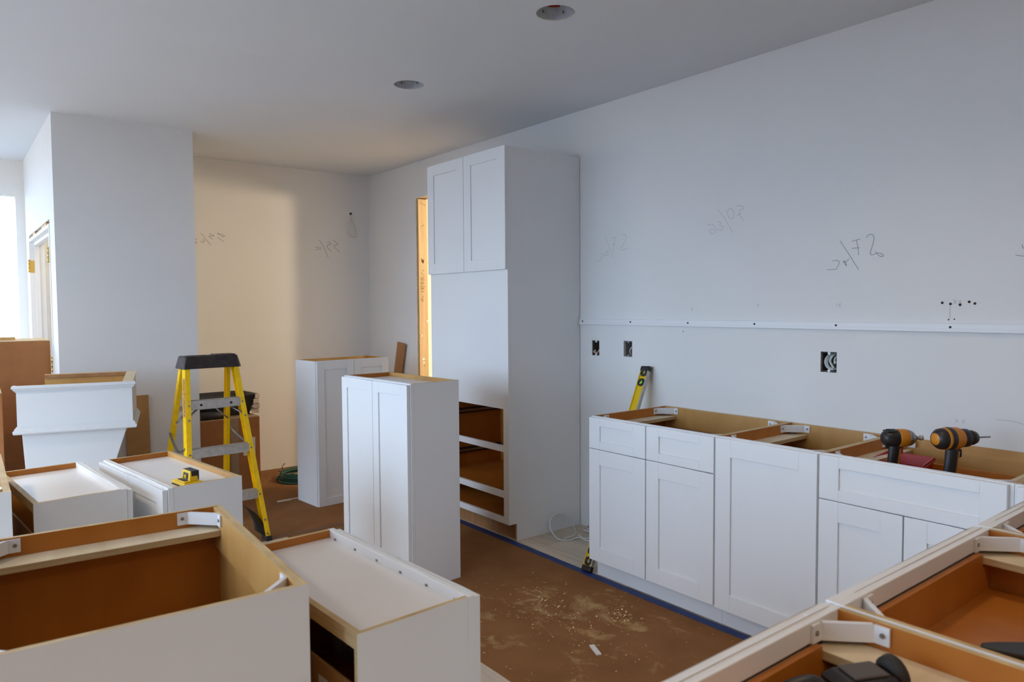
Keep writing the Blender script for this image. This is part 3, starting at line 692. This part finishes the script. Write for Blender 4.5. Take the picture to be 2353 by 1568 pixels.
# mouldings project outwards from the band
def mould2(z0, z1, corners):
    b = MB(); h = z1-z0
    prof = [(.012, 0), (-.004, 0), (-.008, .18*h), (-.008, .45*h), (-.001, .55*h), (-.001, .75*h), (.006, .85*h), (.006, h), (.012, h)]
    rings = []
    for px, py, sx, sy in corners:
        rings.append([(px+sx*o, py+sy*o, z0+z+.03*py/HD*(1 if z0 > .9 else .6)) for o, z in prof])
    return b.loft(rings, 0, False, True)
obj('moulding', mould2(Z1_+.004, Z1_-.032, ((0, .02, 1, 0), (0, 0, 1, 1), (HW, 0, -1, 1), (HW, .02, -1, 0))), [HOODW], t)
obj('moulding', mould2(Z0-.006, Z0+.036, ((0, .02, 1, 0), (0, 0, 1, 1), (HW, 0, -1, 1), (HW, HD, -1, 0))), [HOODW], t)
b = MB()
top = [(.03, .03), (HW-.045, .03), (HW-.045, HD-.005), (.03, HD-.005)]; bot = [(.05, .13), (.31, .13), (.31, HD-.005), (.05, HD-.005)]
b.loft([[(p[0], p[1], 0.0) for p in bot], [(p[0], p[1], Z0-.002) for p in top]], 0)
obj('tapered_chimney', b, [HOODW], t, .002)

# brown board leaning behind the hood
o = obj('leaning_panel', MB().box(-.073, .073, -.009, .009, 0, .86), [MDF]); o.location = (1.05, 5.49, .001); o.rotation_euler = (-.05, 0, 0)
tag(o, 'narrow brown hardboard panel leaning on the pier behind the hood', 'panel')

# ---------------------------------------------------------------- cardboard boxes
def carton(label, loc, rz, w, d, h, flap=True, seam=None, tape=None, sticker=None, top=CARDL):
    t = thing('cardboard_box', label, 'box', loc, rz)
    obj('carton', MB().box(0, w, 0, d, 0, h, 0), [CARD], t, .004)
    if flap:
        obj('flap', MB().box(.002, w-.002, .002, d*.495, h+.001, h+.005), [top], t)
        obj('flap', MB().box(.002, w-.002, d*.505, d-.002, h+.001, h+.006), [top], t)
    if seam: obj('crease', MB().box(0.002, w-.002, -.0012, .0, h-seam-.002, h-seam+.002), [CARD], t)
    if tape: obj('tape_strip', MB().box(tape[0], tape[1], -.0012, -.0002, tape[2], h), [TAPEC], t, label='shiny brown packing tape')
    if sticker:
        s = obj('shipping_label', MB().box(sticker[0], sticker[1], -.0022, -.0012, sticker[2], sticker[3]), [PAPERW], t, label='white shipping label')
        obj('label_print', MB().box(sticker[0]+.01, sticker[1]-.02, -.0027, -.0022, sticker[3]-.05, sticker[3]-.035).box(sticker[0]+.01, sticker[1]-.03, -.0027, -.0022, sticker[2]+.03, sticker[2]+.04), [INK], s)
    return t
carton('very large brown cardboard box beside the closet doorway, tallest of the boxes', (-.75, 5.86, .0005), 0, 1.335, .50, 1.246, True, .055)
carton('dark cardboard box with open flap at the left edge, in front of the largest box', (-.62, 5.02, .0005), -.03, .88, .55, .985, True)
bx = carton('taped cardboard box with a white label, in the alcove behind the ladder', (1.50, 5.72, .0005), .04, .47, .42, .60, True, None, (.24, .30, .0), (.335, .43, .30, .44))
o = obj('wood_offcut', MB().box(0, .10, 0, .035, 0, .02), [RAW]); o.location = (.30, 6.0, 1.2535); o.rotation_euler = (0, 0, .15)
tag(o, 'small wood offcut lying on top of the very large box', 'wood offcut')
# black bin with clear wrap on the box
t = thing('plastic_bin', 'black plastic bin half wrapped in pale film, on the taped box', 'bin', (1.74, 6.005, .607), .04)
b = MB(); W0, D0, W1, D1, H = .19, .13, .235, .165, .165
rg = lambda w_, d_, z: [(-w_, -d_, z), (w_, -d_, z), (w_, d_, z), (-w_, d_, z)]
b.loft([rg(W0, D0, 0), rg(W1, D1, H), rg(W1+.012, D1+.012, H), rg(W1+.012, D1+.012, H-.012), rg(W1+.004, D1+.004, H-.012)], 0, False, False)
b.loft([rg(W0-.005, D0-.005, .008), rg(W1-.006, D1-.006, H)], 0, False, False); b.add(rg(W0, D0, 0), [(0, 1, 2, 3)]); b.add(rg(W0-.005, D0-.005, .008), [(0, 1, 2, 3)])
obj('bin_shell', b, [BAG], t)
b = MB()
for k in range(4):
    z0 = .01+k*.040; off = .005*(k % 2)
    b.box(W1-.045+k*.008+off, W1+.012+off, -D1-.022-off, -D1-.018-off, z0, z0+.036); b.box(W1+.012+off, W1+.016+off, -D1-.022-off, .05, z0, z0+.036)
obj('film_wrap', b, [FILM], t, .002, label='pale plastic film')
o = obj('garbage_bag_roll', MB().cyl((-.10, 0, .031), (.10, .02, .031), .030, seg=18).cyl((-.105, 0, .031), (-.10, 0, .031), .012, seg=12).cyl((.10, .02, .031), (.106, .021, .031), .012, seg=12), [BAG])
o.location = (1.62, 5.757, .6075); tag(o, 'dark roll of garbage bags lying in front of the bin', 'roll')
# reddish flooring board leaning in the corner behind the tall standing cabinet
o = obj('flooring_board', MB().box(-.05, .05, -.008, .008, 0, 1.17).box(-.054, -.05, -.004, .002, 0, 1.17).box(-.05, -.04, .002, .008, 0.001, 1.169), [OAKB], None, .001)
o.matrix_world = Matrix.Translation((3.285, 6.06, .005)) @ Matrix.Rotation(.255, 4, 'X') @ Matrix.Rotation(-PI/2+.25, 4, 'Z')
tag(o, 'reddish brown flooring board leaning on the wall beside the framed doorway', 'board')

# ---------------------------------------------------------------- step ladder
LA = thing('step_ladder', 'yellow fibreglass step ladder with black top cap, standing before the taped box', 'ladder', (1.5877, 4.4556, .0005), .0452)
WBs, WTs, LL, HT = .4946, .3235, .2744, 1.12
def rail_pt(side, z, rear=False):
    k = z/HT; wd = (WBs-.03 if rear else WBs)+((WTs-.02 if rear else WTs)-(WBs-.03 if rear else WBs))*k
    a = -WBs/2+wd/2*(1 if side else -1)
    bb = LL*k if not rear else .70-(.70-LL-.10)*k
    return a, bb
def chan(side, z, rear=False):
    a, bb = rail_pt(side, z, rear); s = -1 if side else 1; tk = .005; fl_, wb_ = .030, .062
    if rear: fl_, wb_ = .026, .045
    P = [(0, 0), (fl_, 0), (fl_, tk), (tk, tk), (tk, wb_-tk), (fl_, wb_-tk), (fl_, wb_), (0, wb_)]
    return [(a+s*p, bb+q, z) for p, q in P]
for rear in (False, True):
    for side in (0, 1):
        obj('rear_rail' if rear else 'front_rail', MB().loft([chan(side, .012, rear), chan(side, 1.10, rear)], 0, False, True), [YELL], LA)
        a, bb = rail_pt(side, 0, rear); s = -1 if side else 1
        x0_, x1_ = sorted((a-s*.004, a+s*.036))
        obj('foot', MB().box(x0_, x1_, bb-.006, bb+(.07 if not rear else .055), 0, .03), [RUBB], LA, .003)
for i, z in enumerate((.289, .578, .867)):
    a0, b0 = rail_pt(0, z); a1, b1 = rail_pt(1, z)
    zt = z+.026
    b = MB().box(a0+.031, a1-.031, b0+.001, b0+.004, z-.025, zt).box(a0+.006, a1-.006, b0+.006, b0+.075, zt-.004, zt).box(a0+.006, a1-.006, b0+.072, b0+.075, z-.02, zt-.004)
    for k in range(5): b.box(a0+.006, a1-.006, b0+.012+.012*k, b0+.016+.012*k, zt, zt+.0015)
    obj('step', b, [ALU], LA)
    for a_ in (a0+.018, a1-.018):
        obj('rivet', MB().cyl((a_, b0-.0035, z), (a_, b0+.002, z), .0055, .0065, seg=10), [STEEL], LA)
    if i == 2:
        for a_ in (a0+.09, a1-.09): obj('rivet', MB().cyl((a_, b0-.003, z), (a_, b0+.002, z), .008, seg=10), [HOLE], LA)
# diagonal braces under the top step, brace arcs at the foot, spreaders, rear bars
a0, b0 = rail_pt(0, .867); a1, b1 = rail_pt(1, .867)
for s, a_ in ((1, a0), (-1, a1)):
    p, q = rail_pt(0 if s == 1 else 1, .775)
    obj('step_brace', MB().tube([(p+s*.008, q+.02, .775), (p+s*.03, q+.03, .80), (a_+s*.085, b0+.045, .843)], .009, 6, flat=.5), [STEEL], LA)
    obj('rivet', MB().cyl((p+s*.018, q-.0035, .78), (p+s*.018, q+.002, .78), .0055, .0065, seg=10), [STEEL], LA)
    p2, q2 = rail_pt(0 if s == 1 else 1, .03); p3, q3 = rail_pt(0 if s == 1 else 1, .25)
    pts = [(p2+s*.045, q2+.025, .035), (p2+s*.055, q2+.03, .10), (p2+s*.085, q3+.03, .18), (p3+s*.16, q3+.032, .255)]
    sp = smooth_path(pts, 6); b = MB()
    rings = [[(v.x-s*.030, v.y-.010, v.z-.022), (v.x+s*.034, v.y-.010, v.z+.032), (v.x+s*.034, v.y+.03, v.z+.032), (v.x-s*.030, v.y+.03, v.z-.022)] for v in sp]
    obj('foot_brace', b.loft(rings, 0), [RUBB], LA)
    for zz in (.12, .035): 
        pp, qq = rail_pt(0 if s == 1 else 1, zz); obj('rivet', MB().cyl((pp+s*.018, qq-.0035, zz+.01), (pp+s*.018, qq+.002, zz+.01), .0055, .0065, seg=10), [STEEL], LA)
    pf = rail_pt(0 if s == 1 else 1, .62); pr_ = rail_pt(0 if s == 1 else 1, .66, True)
    xx = pf[0]-s*.004
    pts = [(xx, pf[1]+.03, .615), (xx-s*.006, pf[1]+.10, .585), (xx-s*.004, (pf[1]+pr_[1])/2+.02, .60), (pr_[0]-s*.004, pr_[1]+.02, .665)]
    obj('spreader', MB().tube(smooth_path(pts, 5), .009, 6, flat=.4), [STEEL], LA)
for z in (.32, .82):
    a0, b0 = rail_pt(0, z, True); a1, b1 = rail_pt(1, z, True)
    obj('rear_bar', MB().box(a0+.006, a1-.006, b0+.010, b0+.016, z-.016, z+.016).box(a0+.006, a1-.006, b0+.016, b0+.034, z+.012, z+.016), [ALU], LA)
    for s, aa in ((1, a0), (-1, a1)):
        obj('rear_brace', MB().tube([(aa+s*.01, b0+.02, z-.09), (aa+s*.085, b0+.02, z-.016)], .007, 6, flat=.5), [STEEL], LA)
a0, b0 = rail_pt(0, 1.10); a1, _ = rail_pt(1, 1.10)
cx_ = (a0+a1)/2; wl_ = (a1-a0)/2
b = MB()
def rr(wd, y0, y1, z, c=.012):
    return [(cx_-wd+c, y0, z), (cx_+wd-c, y0, z), (cx_+wd, y0+c, z), (cx_+wd, y1-c, z), (cx_+wd-c, y1, z), (cx_-wd+c, y1, z), (cx_-wd, y1-c, z), (cx_-wd, y0+c, z)]
b.loft([rr(wl_+.018, b0-.012, b0+.150, 1.088), rr(wl_+.016, b0-.010, b0+.148, 1.10), rr(wl_+.002, b0+.004, b0+.136, 1.160), rr(wl_-.004, b0+.010, b0+.130, 1.165), rr(wl_-.03, b0+.03, b0+.11, 1.165), rr(wl_-.034, b0+.034, b0+.106, 1.153)], 0)
b.box(cx_+.03, cx_+wl_-.01, b0+.018, b0+.122, 1.162, 1.171).box(cx_-.02, cx_+.03, b0+.022, b0+.06, 1.162, 1.168)
obj('top_cap', b, [CAPB], LA, .004)
b = MB()
for k in range(4): b.box(cx_-.10+.06*k, cx_-.07+.06*k, b0-.0065+.0005*k, b0+.004, 1.118, 1.126)
b.box(cx_+.02, cx_+.09, b0-.003, b0+.004, 1.137, 1.145); b.box(cx_-.11, cx_-.07, b0-.003, b0+.004, 1.137, 1.145)
obj('tool_slot', b, [HOLE], LA, kind='stuff')
lab = MB(); r0 = [chan(0, .80)[0], chan(0, .80)[7]]; r1 = [chan(0, 1.03)[0], chan(0, 1.03)[7]]
f_ = lambda p, q, k: tuple(p[i]+(q[i]-p[i])*k for i in range(3))
vs = [f_(r0[0], r0[1], .1), f_(r0[0], r0[1], .75), f_(r1[0], r1[1], .75), f_(r1[0], r1[1], .1)]; vs = [(v[0]-.0012, v[1], v[2]) for v in vs]
lab.add(vs, [(0, 1, 2, 3)])
WORN = mat('worn_label', (0.42, 0.20, 0.07), .6, var=.75, scale=70); obj('worn_label', lab, [WORN], LA, label='scuffed warning label')

# ---------------------------------------------------------------- small tools
# yellow laser tool on the low cabinet
t = thing('laser_tool', 'small yellow and black laser tool lying on the low cabinet top', 'laser tool', (.768, 3.125, .7385), .16)
t.scale = (.78, .82, .76)
obj('base_pad', MB().box(-.045, .045, -.075, .075, 0, .008), [RUBB], t, .002)
obj('base_plate', MB().box(-.045, .050, -.075, .075, .008, .024).box(-.036, .0, -.058, .058, .024, .030), [LEVY], t, .003)
obj('screen', MB().box(-.031, -.008, -.038, .038, .0302, .0318), [BLACK], t)
obj('upright', MB().loft([[(-.006, -.050, .024), (.040, -.050, .024), (.040, .055, .024), (-.006, .055, .024)], [(.002, -.042, .078), (.034, -.042, .078), (.034, .050, .078), (.002, .050, .078)]], 0), [LEVY], t, .002)
obj('foam_block', MB().box(.006, .046, -.046, .054, .027, .0795), [BLACK], t, .002)
obj('recess', MB().loft([[(-.0062, -.028, .032), (-.004, -.028, .032), (-.004, .03, .032), (-.0062, .03, .032)], [(-.0005, -.024, .066), (.002, -.024, .066), (.002, .03, .066), (-.0005, .03, .066)]], 0), [BLACK], t)
obj('dial', MB().cyl((-.009, -.002, .047), (-.002, -.002, .048), .010, seg=14), [LEVY], t)

# spirit level leaning on the wall beside the first base cabinet
pb = Vector((2.735, 2.805, .006)); pt = Vector((XW-.024, 2.868, 1.098))
ax = (pt-pb); Ln = ax.length; ax.normalize()
sx = Vector((0, -1, 0)); sx = (sx-ax*sx.dot(ax)).normalized(); sy = ax.cross(sx)  # sx: face width, sy: thickness
LM = Matrix((sx, sy, ax)).transposed().to_4x4(); LM.translation = pb
t = thing('spirit_level', 'long yellow spirit level leaning on the wall behind the first base cabinet', 'level'); t.matrix_world = LM
# the broad yellow web faces -x/-y, rails on both edges
W_ = .030
b = MB().box(-W_, W_, -.006, .006, .03, Ln-.03).box(-W_, -W_+.006, -.012, .012, .03, Ln-.03)
obj('web', b, [LEVY], t, .001)
obj('edge_rail', MB().box(W_-.006, W_+.001, -.012, .012, .03, Ln-.03), [ALU], t, .001)
for z0, z1 in ((0, .03), (Ln-.03, Ln)): obj('end_cap', MB().box(-W_-.003, W_+.003, -.014, .014, z0, z1), [BLACK], t, .004)
def ring(mb, z, r0, r1, y0=-.0135, y1=.0135, n=24, m=0):
    o_ = [(r1*math.cos(2*PI*i/n), r1*math.sin(2*PI*i/n)) for i in range(n)]; i_ = [(r0*math.cos(2*PI*i/n), r0*math.sin(2*PI*i/n)) for i in range(n)]
    R = [[(p[0], y0, z+p[1]) for p in o_], [(p[0], y1, z+p[1]) for p in o_], [(p[0], y1, z+p[1]) for p in i_], [(p[0], y0, z+p[1]) for p in i_], [(p[0], y0, z+p[1]) for p in o_]]
    mb.loft(R, m, True, False); return mb
for z in (Ln-.105, Ln-.042, .055, .115, Ln*.5):
    h_ = obj('vial_housing', ring(MB(), z, .012, .024), [BLACK], t)
    obj('vial', MB().cyl((-.012, 0, z), (.012, 0, z), .0075, seg=12) if z < Ln-.11 or z > Ln-.1 else MB().cyl((-.008, -.004, z-.012), (.008, -.004, z+.012), .0095, seg=12), [LIME if abs(z-Ln+.105) < .01 else GREYB], h_)

# cordless drills standing in the wide drawer
def drill(label, loc, rz, s, kind):
    t = thing('cordless_drill', label, 'drill', loc, rz, 'cordless tools standing in the drawer'); t.scale = (s, s, s)
    # body axis +x (nose), handle down from z=.20 to the battery
    if kind == 0:  # compact driver with a round rear and a hex collet
        obj('motor_cap', MB().revolve((-.062, 0, .205), (1, 0, 0), [(0, .012), (.003, .022), (.012, .031), (.035, .0355), (.058, .0355), (.060, .034)], 20), [BLACK], t)
        v = MB()
        for k in range(10):
            a = 2*PI*k/10; v.box(-.048, -.012, -.0015, .0015, .033, .0372, mx=Matrix.Translation((0, 0, .205)) @ Matrix.Rotation(a, 4, 'X'))
        obj('vent_rib', v, [RUBB], t)
        obj('body_shell', MB().revolve((-.002, 0, .205), (1, 0, 0), [(0, .0352), (.004, .0365), (.034, .0360), (.040, .0335)], 20), [ORNG], t)
        obj('nose', MB().revolve((.038, 0, .205), (1, 0, 0), [(0, .034), (.01, .032), (.022, .026), (.03, .018), (.034, .010), (.04, .009)], 20), [STEEL], t)
        obj('collet', MB().revolve((.076, 0, .205), (1, 0, 0), [(0, .007), (.014, .007), (.015, .0105), (.026, .0105), (.027, .005)], 14), [ALU], t)
    else:
        obj('motor_cap', MB().revolve((-.080, 0, .208), (1, 0, 0), [(0, .014), (.004, .026), (.016, .035), (.03, .0365), (.032, .036)], 20), [BLACK], t)
        obj('rear_shell', MB().revolve((-.0815, 0, .208), (1, 0, 0), [(0, .008), (.002, .018), (.006, .024), (.012, .0285)], 18), [ORNG], t)
        obj('body_shell', MB().revolve((-.049, 0, .208), (1, 0, 0), [(0, .036), (.004, .038), (.052, .038), (.062, .034), (.066, .032)], 20), [ORNG], t)
        obj('grip_band', MB().revolve((-.040, 0, .208), (1, 0, 0), [(0, .0385), (.010, .0392), (.020, .0385)], 20), [BLACK], t)
        obj('clutch_ring', MB().revolve((.016, 0, .208), (1, 0, 0), [(0, .030), (.004, .032), (.026, .031), (.030, .027)], 20), [BLACK], t)
        obj('chuck', MB().revolve((.045, 0, .208), (1, 0, 0), [(0, .026), (.018, .0255), (.030, .021), (.040, .011)], 18), [BLACK], t)
        obj('drill_bit', MB().cyl((.084, 0, .208), (.135, 0, .208), .0028, seg=8), [STEEL], t)
    hs = []
    for z, x_, rx, ry in ((.19, -.010, .024, .019), (.165, -.012, .022, .018), (.13, -.016, .021, .0175), (.09, -.020, .021, .017), (.062, -.020, .026, .019), (.055, -.018, .034, .024)):
        hs.append([(x_+rx*math.cos(2*PI*k/14), ry*math.sin(2*PI*k/14), z) for k in range(14)])
    obj('handle', MB().loft(hs, 0, True), [BLACK], t)
    obj('handle_shell', MB().loft([[(p[0]+.0075, p[1]*.72, p[2]) for p in r] for r in hs[1:5]], 0, True), [ORNG], t)
    obj('trigger', MB().box(.010, .022, -.007, .007, .142, .170), [RUBB if kind else REDL], t, .004)
    obj('battery', MB().loft([[(-.060, -.036, .0), (.052, -.036, .0), (.052, .036, .0), (-.060, .036, .0)], [(-.062, -.038, .012), (.055, -.038, .012), (.055, .038, .012), (-.062, .038, .012)], [(-.058, -.034, .048), (.050, -.034, .048), (.050, .034, .048), (-.058, .034, .048)], [(-.045, -.026, .055), (.035, -.026, .055), (.035, .026, .055), (-.045, .026, .055)]], 0), [BLACK], t, .003)
    obj('battery_latch', MB().box(.030, .056, -.018, .018, .030, .046), [ORNG], t, .002)
    return t
DB = .7377
drill('compact impact driver with hex collet and black rounded rear, the left of the two tools', (2.925, 1.262, DB), -.66, .97, 0)
drill('larger drill with chuck and thin bit, the right of the two tools', (2.930, 1.058, DB), -.50, 1.085, 1)
t = thing('red_tray', 'red plastic tray in the drawer behind the impact driver', 'tray', (3.07, 1.295, DB), 0)
b = MB(); q0 = [(-.05, -.075, 0), (.05, -.075, 0), (.05, .085, 0), (-.05, .085, 0)]; q1 = [(-.075, -.10, .088), (.075, -.085, .10), (.075, .105, .10), (-.075, .105, .088)]
q2 = [(p[0]*.93, p[1]*.93, p[2]) for p in q1]; q3 = [(p[0]*.92, p[1]*.92, .004) for p in q0]
b.loft([q0, q1, q2, q3], 0, False, True); obj('tray_shell', b, [RED], t, .002)
obj('rim_step', MB().loft([[(p[0]*1.03, p[1]*1.03, p[2]-.014) for p in q1], [(p[0]*1.05, p[1]*1.05, p[2]-.010) for p in q1], [(p[0]*1.03, p[1]*1.03, p[2]-.003) for p in q1]], 0, False, False), [RED], t)
# tools inside the peninsula drawers
t = thing('jigsaw', 'black jigsaw with a round knob lying in the nearest peninsula drawer', 'power tool', (1.190, .572, .7382), -.45)
obj('motor_body', MB().box(-.045, .060, -.035, .035, .01, .088).loft([[(-.045, -.035, .088), (.060, -.035, .088), (.060, .035, .088), (-.045, .035, .088)], [(-.03, -.028, .100), (.055, -.03, .100), (.055, .03, .100), (-.03, .028, .100)]], 0), [BLACK], t, .004)
obj('knob', MB().revolve((.058, 0, .088), (1, .1, .1), [(0, .018), (.006, .030), (.020, .032), (.026, .022)], 20), [RUBB], t)
obj('knob_ring', MB().revolve((.084, .002, .0905), (1, .1, .1), [(0, .010), (.004, .016), (.006, .010)], 16), [STEEL], t)
obj('handle', MB().tube(smooth_path([(-.04, 0, .04), (-.075, 0, .085), (-.11, .0, .088), (-.145, 0, .075), (-.165, 0, .045), (-.16, 0, .015)], 5), .017, 12), [BLACK], t)
obj('shoe', MB().box(-.14, .09, -.032, .032, 0, .006), [STEEL], t)
obj('top_cover', MB().box(-.02, .045, -.024, .024, .1002, .105), [DARKB], t, .002)
t = thing('hand_saw', 'black handled saw lying in the middle peninsula drawer', 'saw', (1.662, .540, .7382), -.95)
obj('handle', MB().prism([(-.01, -.012), (.02, -.024), (.12, -.050), (.16, -.04), (.17, .03), (.12, .045), (.03, .022), (0, .010)], .002, .020), [BLACK], t, .004)
obj('blade', MB().prism([(.13, -.03), (.36, -.05), (.36, .02), (.13, .03)], .009, .011), [STEEL], t)
o = obj('wood_shim', MB().prism([(0, 0), (.055, .006), (.06, .016), (.004, .014)], 0, .003), [OAKB]); o.location = (1.545, .59, .7379); o.rotation_euler = (0, 0, -.5)
tag(o, 'dark splinter of wood on the middle drawer bottom', 'wood offcut')

# ---------------------------------------------------------------- floor coverings and litter
def sheetpaper(label, x0, x1, y0, y1, z=.0008, jag=.004):
    b = MB(); N_ = 24; L_ = []; R_ = []
    for i in range(N_+1):
        y = y0+(y1-y0)*i/N_; L_.append((x0+random.uniform(-jag, jag), y)); R_.append((x1+random.uniform(-jag, jag), y))
    b.prism(L_[::-1]+R_, z-.0006, z+.0004)
    o = obj('floor_paper', b, [PAPER]); tag(o, label, 'floor paper', 'brown floor protection paper'); return o
sheetpaper('dusty brown floor paper in the walkway along the blue tape', 1.69, 2.725, -.5, 4.55, .0010)
sheetpaper('brown floor paper under the ladder, running across the alcove mouth', .80, 2.735, 4.46, 5.345, .0024)
sheetpaper('brown floor paper at the foot of the alcove wall, under the hose', 1.47, 3.28, 5.35, 6.44, .0011)
b = MB()
for (y0, y1, z_) in ((4.47, 4.515, .0032), (4.395, 4.43, .0019)):
    b.box(1.3 if y0 > 4.46 else 1.70, 2.72, y0, y1, z_-.0003, z_+.0003)
SEAMT = mat('seam_tape', (0.16, 0.070, 0.026), .6, var=.15); tag(obj('seam_tape', b, [SEAMT]), 'darker brown tape bands across the seam of the floor papers', 'tape')
b = MB(); N_ = 60; l_ = []; r_ = []
for i in range(N_+1):
    y = .9+(4.66-.9)*i/N_; wob = .006*math.sin(y*2.1)
    l_.append((2.702+wob+random.uniform(-.002, .002), y)); r_.append((2.752+wob+random.uniform(-.0015, .0015), y))
b.prism(l_[::-1]+r_, .0018, .0026)
tag(obj('painter_tape', b, [BLUE]), 'blue painter tape strip holding the paper edge along the base cabinets', 'tape')
# shavings: nobody could count them
b = MB(); rnd = random.Random(3)
def chip(x, y, s):
    a = rnd.uniform(0, PI); c_, s_ = math.cos(a), math.sin(a); l, w_ = s*rnd.uniform(.8, 2.0), s*rnd.uniform(.25, .6); z = .0022
    pts = [(-l, -w_, 0), (0, -w_, .4*s*rnd.random()), (l, -w_*.5, 0), (l, w_*.5, .1*s), (0, w_, .5*s*rnd.random()+.0008), (-l, w_, .0005)]
    vs = [(x+c_*p[0]-s_*p[1], y+s_*p[0]+c_*p[1], z+p[2]) for p in pts]
    b.add(vs, [(0, 1, 4, 5), (1, 2, 3, 4)])
for cx, cy, sx_, n_, s in ((2.36, 2.74, .07, 40, .0045), (2.30, 2.62, .05, 25, .006), (2.20, 2.45, .12, 45, .0045), (2.40, 2.48, .10, 45, .0045), (2.46, 2.30, .05, 55, .006), (2.16, 2.60, .07, 25, .004), (2.3, 2.3, .45, 150, .0032), (2.2, 3.1, .35, 40, .003), (2.9, 3.15, .12, 40, .003), (2.1, 1.95, .3, 60, .0035)):
    for k in range(n_): chip(min(max(rnd.gauss(cx, sx_), 1.75), 3.2), rnd.gauss(cy, sx_), s*rnd.uniform(.5, 1.3))
o = obj('wood_shavings', b, [CHIP], None, kind='stuff'); tag(o, 'pale wood shavings scattered over the brown floor paper', 'shavings')
o = obj('white_offcut', MB().box(-.011, .011, -.044, .044, 0, .005), [PAPERW]); o.location = (2.128, 2.130, .0018); o.rotation_euler = (0, 0, -.42)
tag(o, 'small white strip lying alone on the brown paper', 'offcut')
o = obj('wood_splinter', MB().prism([(-.016, -.004), (.0, -.006), (.017, -.003), (.012, .004), (-.012, .006)], 0, .004), [CHIP]); o.location = (1.955, 1.90, .0018); o.rotation_euler = (0, 0, -.5)
tag(o, 'pale wood splinter on the paper near the front edge', 'wood offcut')
o = obj('paper_scrap', MB().prism([(-.09, -.012), (.0, -.018), (.03, -.004), (.085, -.014), (.09, .006), (.02, .008), (-.09, .014)], 0, .006), [FILM]); o.location = (2.03, 5.31, .0032); o.rotation_euler = (0, 0, .08)
tag(o, 'crumpled strip of pale paper on the floor beside the alcove cabinet', 'paper scrap')

# green air hose
t = thing('air_hose', 'coiled dark green air hose on the alcove floor behind the standing cabinet', 'hose', (2.40, 5.93, .0018))
pts = []; rh = random.Random(5)
for i in range(6*26+1):
    a = 2*PI*i/26; k = i/26
    r = .165+.022*math.sin(k*2.3)+.012*math.sin(3*a+k)
    pts.append((r*1.15*math.cos(a+2.6), r*.95*math.sin(a+2.6), .0085+.013*(k % 6)*.75+.004*math.sin(2*a)))
obj('coil', MB().tube(pts, .0075, 7), [GREEN], t)
lo = [(-.17, .06, .03), (-.22, -.02, .012), (-.20, -.13, .0085), (-.10, -.20, .0085), (.05, -.215, .0085), (.18, -.16, .0085), (.22, -.05, .0085)]
obj('loose_loop', MB().tube(smooth_path(lo, 7), .0075, 7), [GREEN], t)
obj('brass_fitting', MB().revolve((-.06, .05, .03), (1, .1, .05), [(0, .008), (.02, .008), (.022, .012), (.05, .012), (.052, .009), (.09, .008)], 12), [BRASS], t)
obj('tie', MB().tube([(-.12, .13, .05), (-.13, .15, .09), (-.10, .16, .115)], .003, 6).tube([(-.12, .13, .05), (-.17, .14, .06)], .003, 6), [RUBB], t)
# white cable by the tall cabinet
t = thing('electrical_cable', 'loose white flat cable coiled on the planks between tall cabinet and base run', 'cable')
c1 = [(3.02, 3.30, .006), (3.10, 3.30, .007), (3.16, 3.34, .014), (3.19, 3.42, .05), (3.16, 3.445, .10), (3.09, 3.445, .118), (3.03, 3.435, .095), (3.01, 3.42, .055), (3.00, 3.38, .02), (2.985, 3.31, .006), (3.02, 3.26, .006), (3.10, 3.25, .007), (3.15, 3.17, .007), (3.20, 3.08, .007)]
obj('cable', MB().tube(smooth_path(c1, 7), .0055, 8, flat=.45), [WIREW], t)
c2 = [(3.13, 3.28, .012), (3.10, 3.20, .008), (3.12, 3.12, .007), (3.20, 3.02, .007)]
obj('cable', MB().tube(smooth_path(c2, 6), .0055, 8, flat=.45), [WIREW], t)
for k in range(4):
    c3 = [(3.25, 3.00+.02*k, .008+.005*k), (3.235+.012*k, 3.20, .010+.008*k), (3.225+.015*k, 3.33-.012*k, .014+.008*k), (3.275, 3.30, .012+.008*k), (3.285, 3.05, .008+.006*k)]
    obj('cable', MB().tube(smooth_path(c3, 6), .005, 8, flat=.5), [WIREW], t)
o = obj('base_scrap', MB().box(-.06, .06, -.004, .004, 0, .012), [OAKB]); o.location = (XW-.012, 3.32, .0005); o.rotation_euler = (0, 0, PI/2+.05)
tag(o, 'reddish wood sliver at the foot of the wall beside the tall cabinet', 'wood offcut')
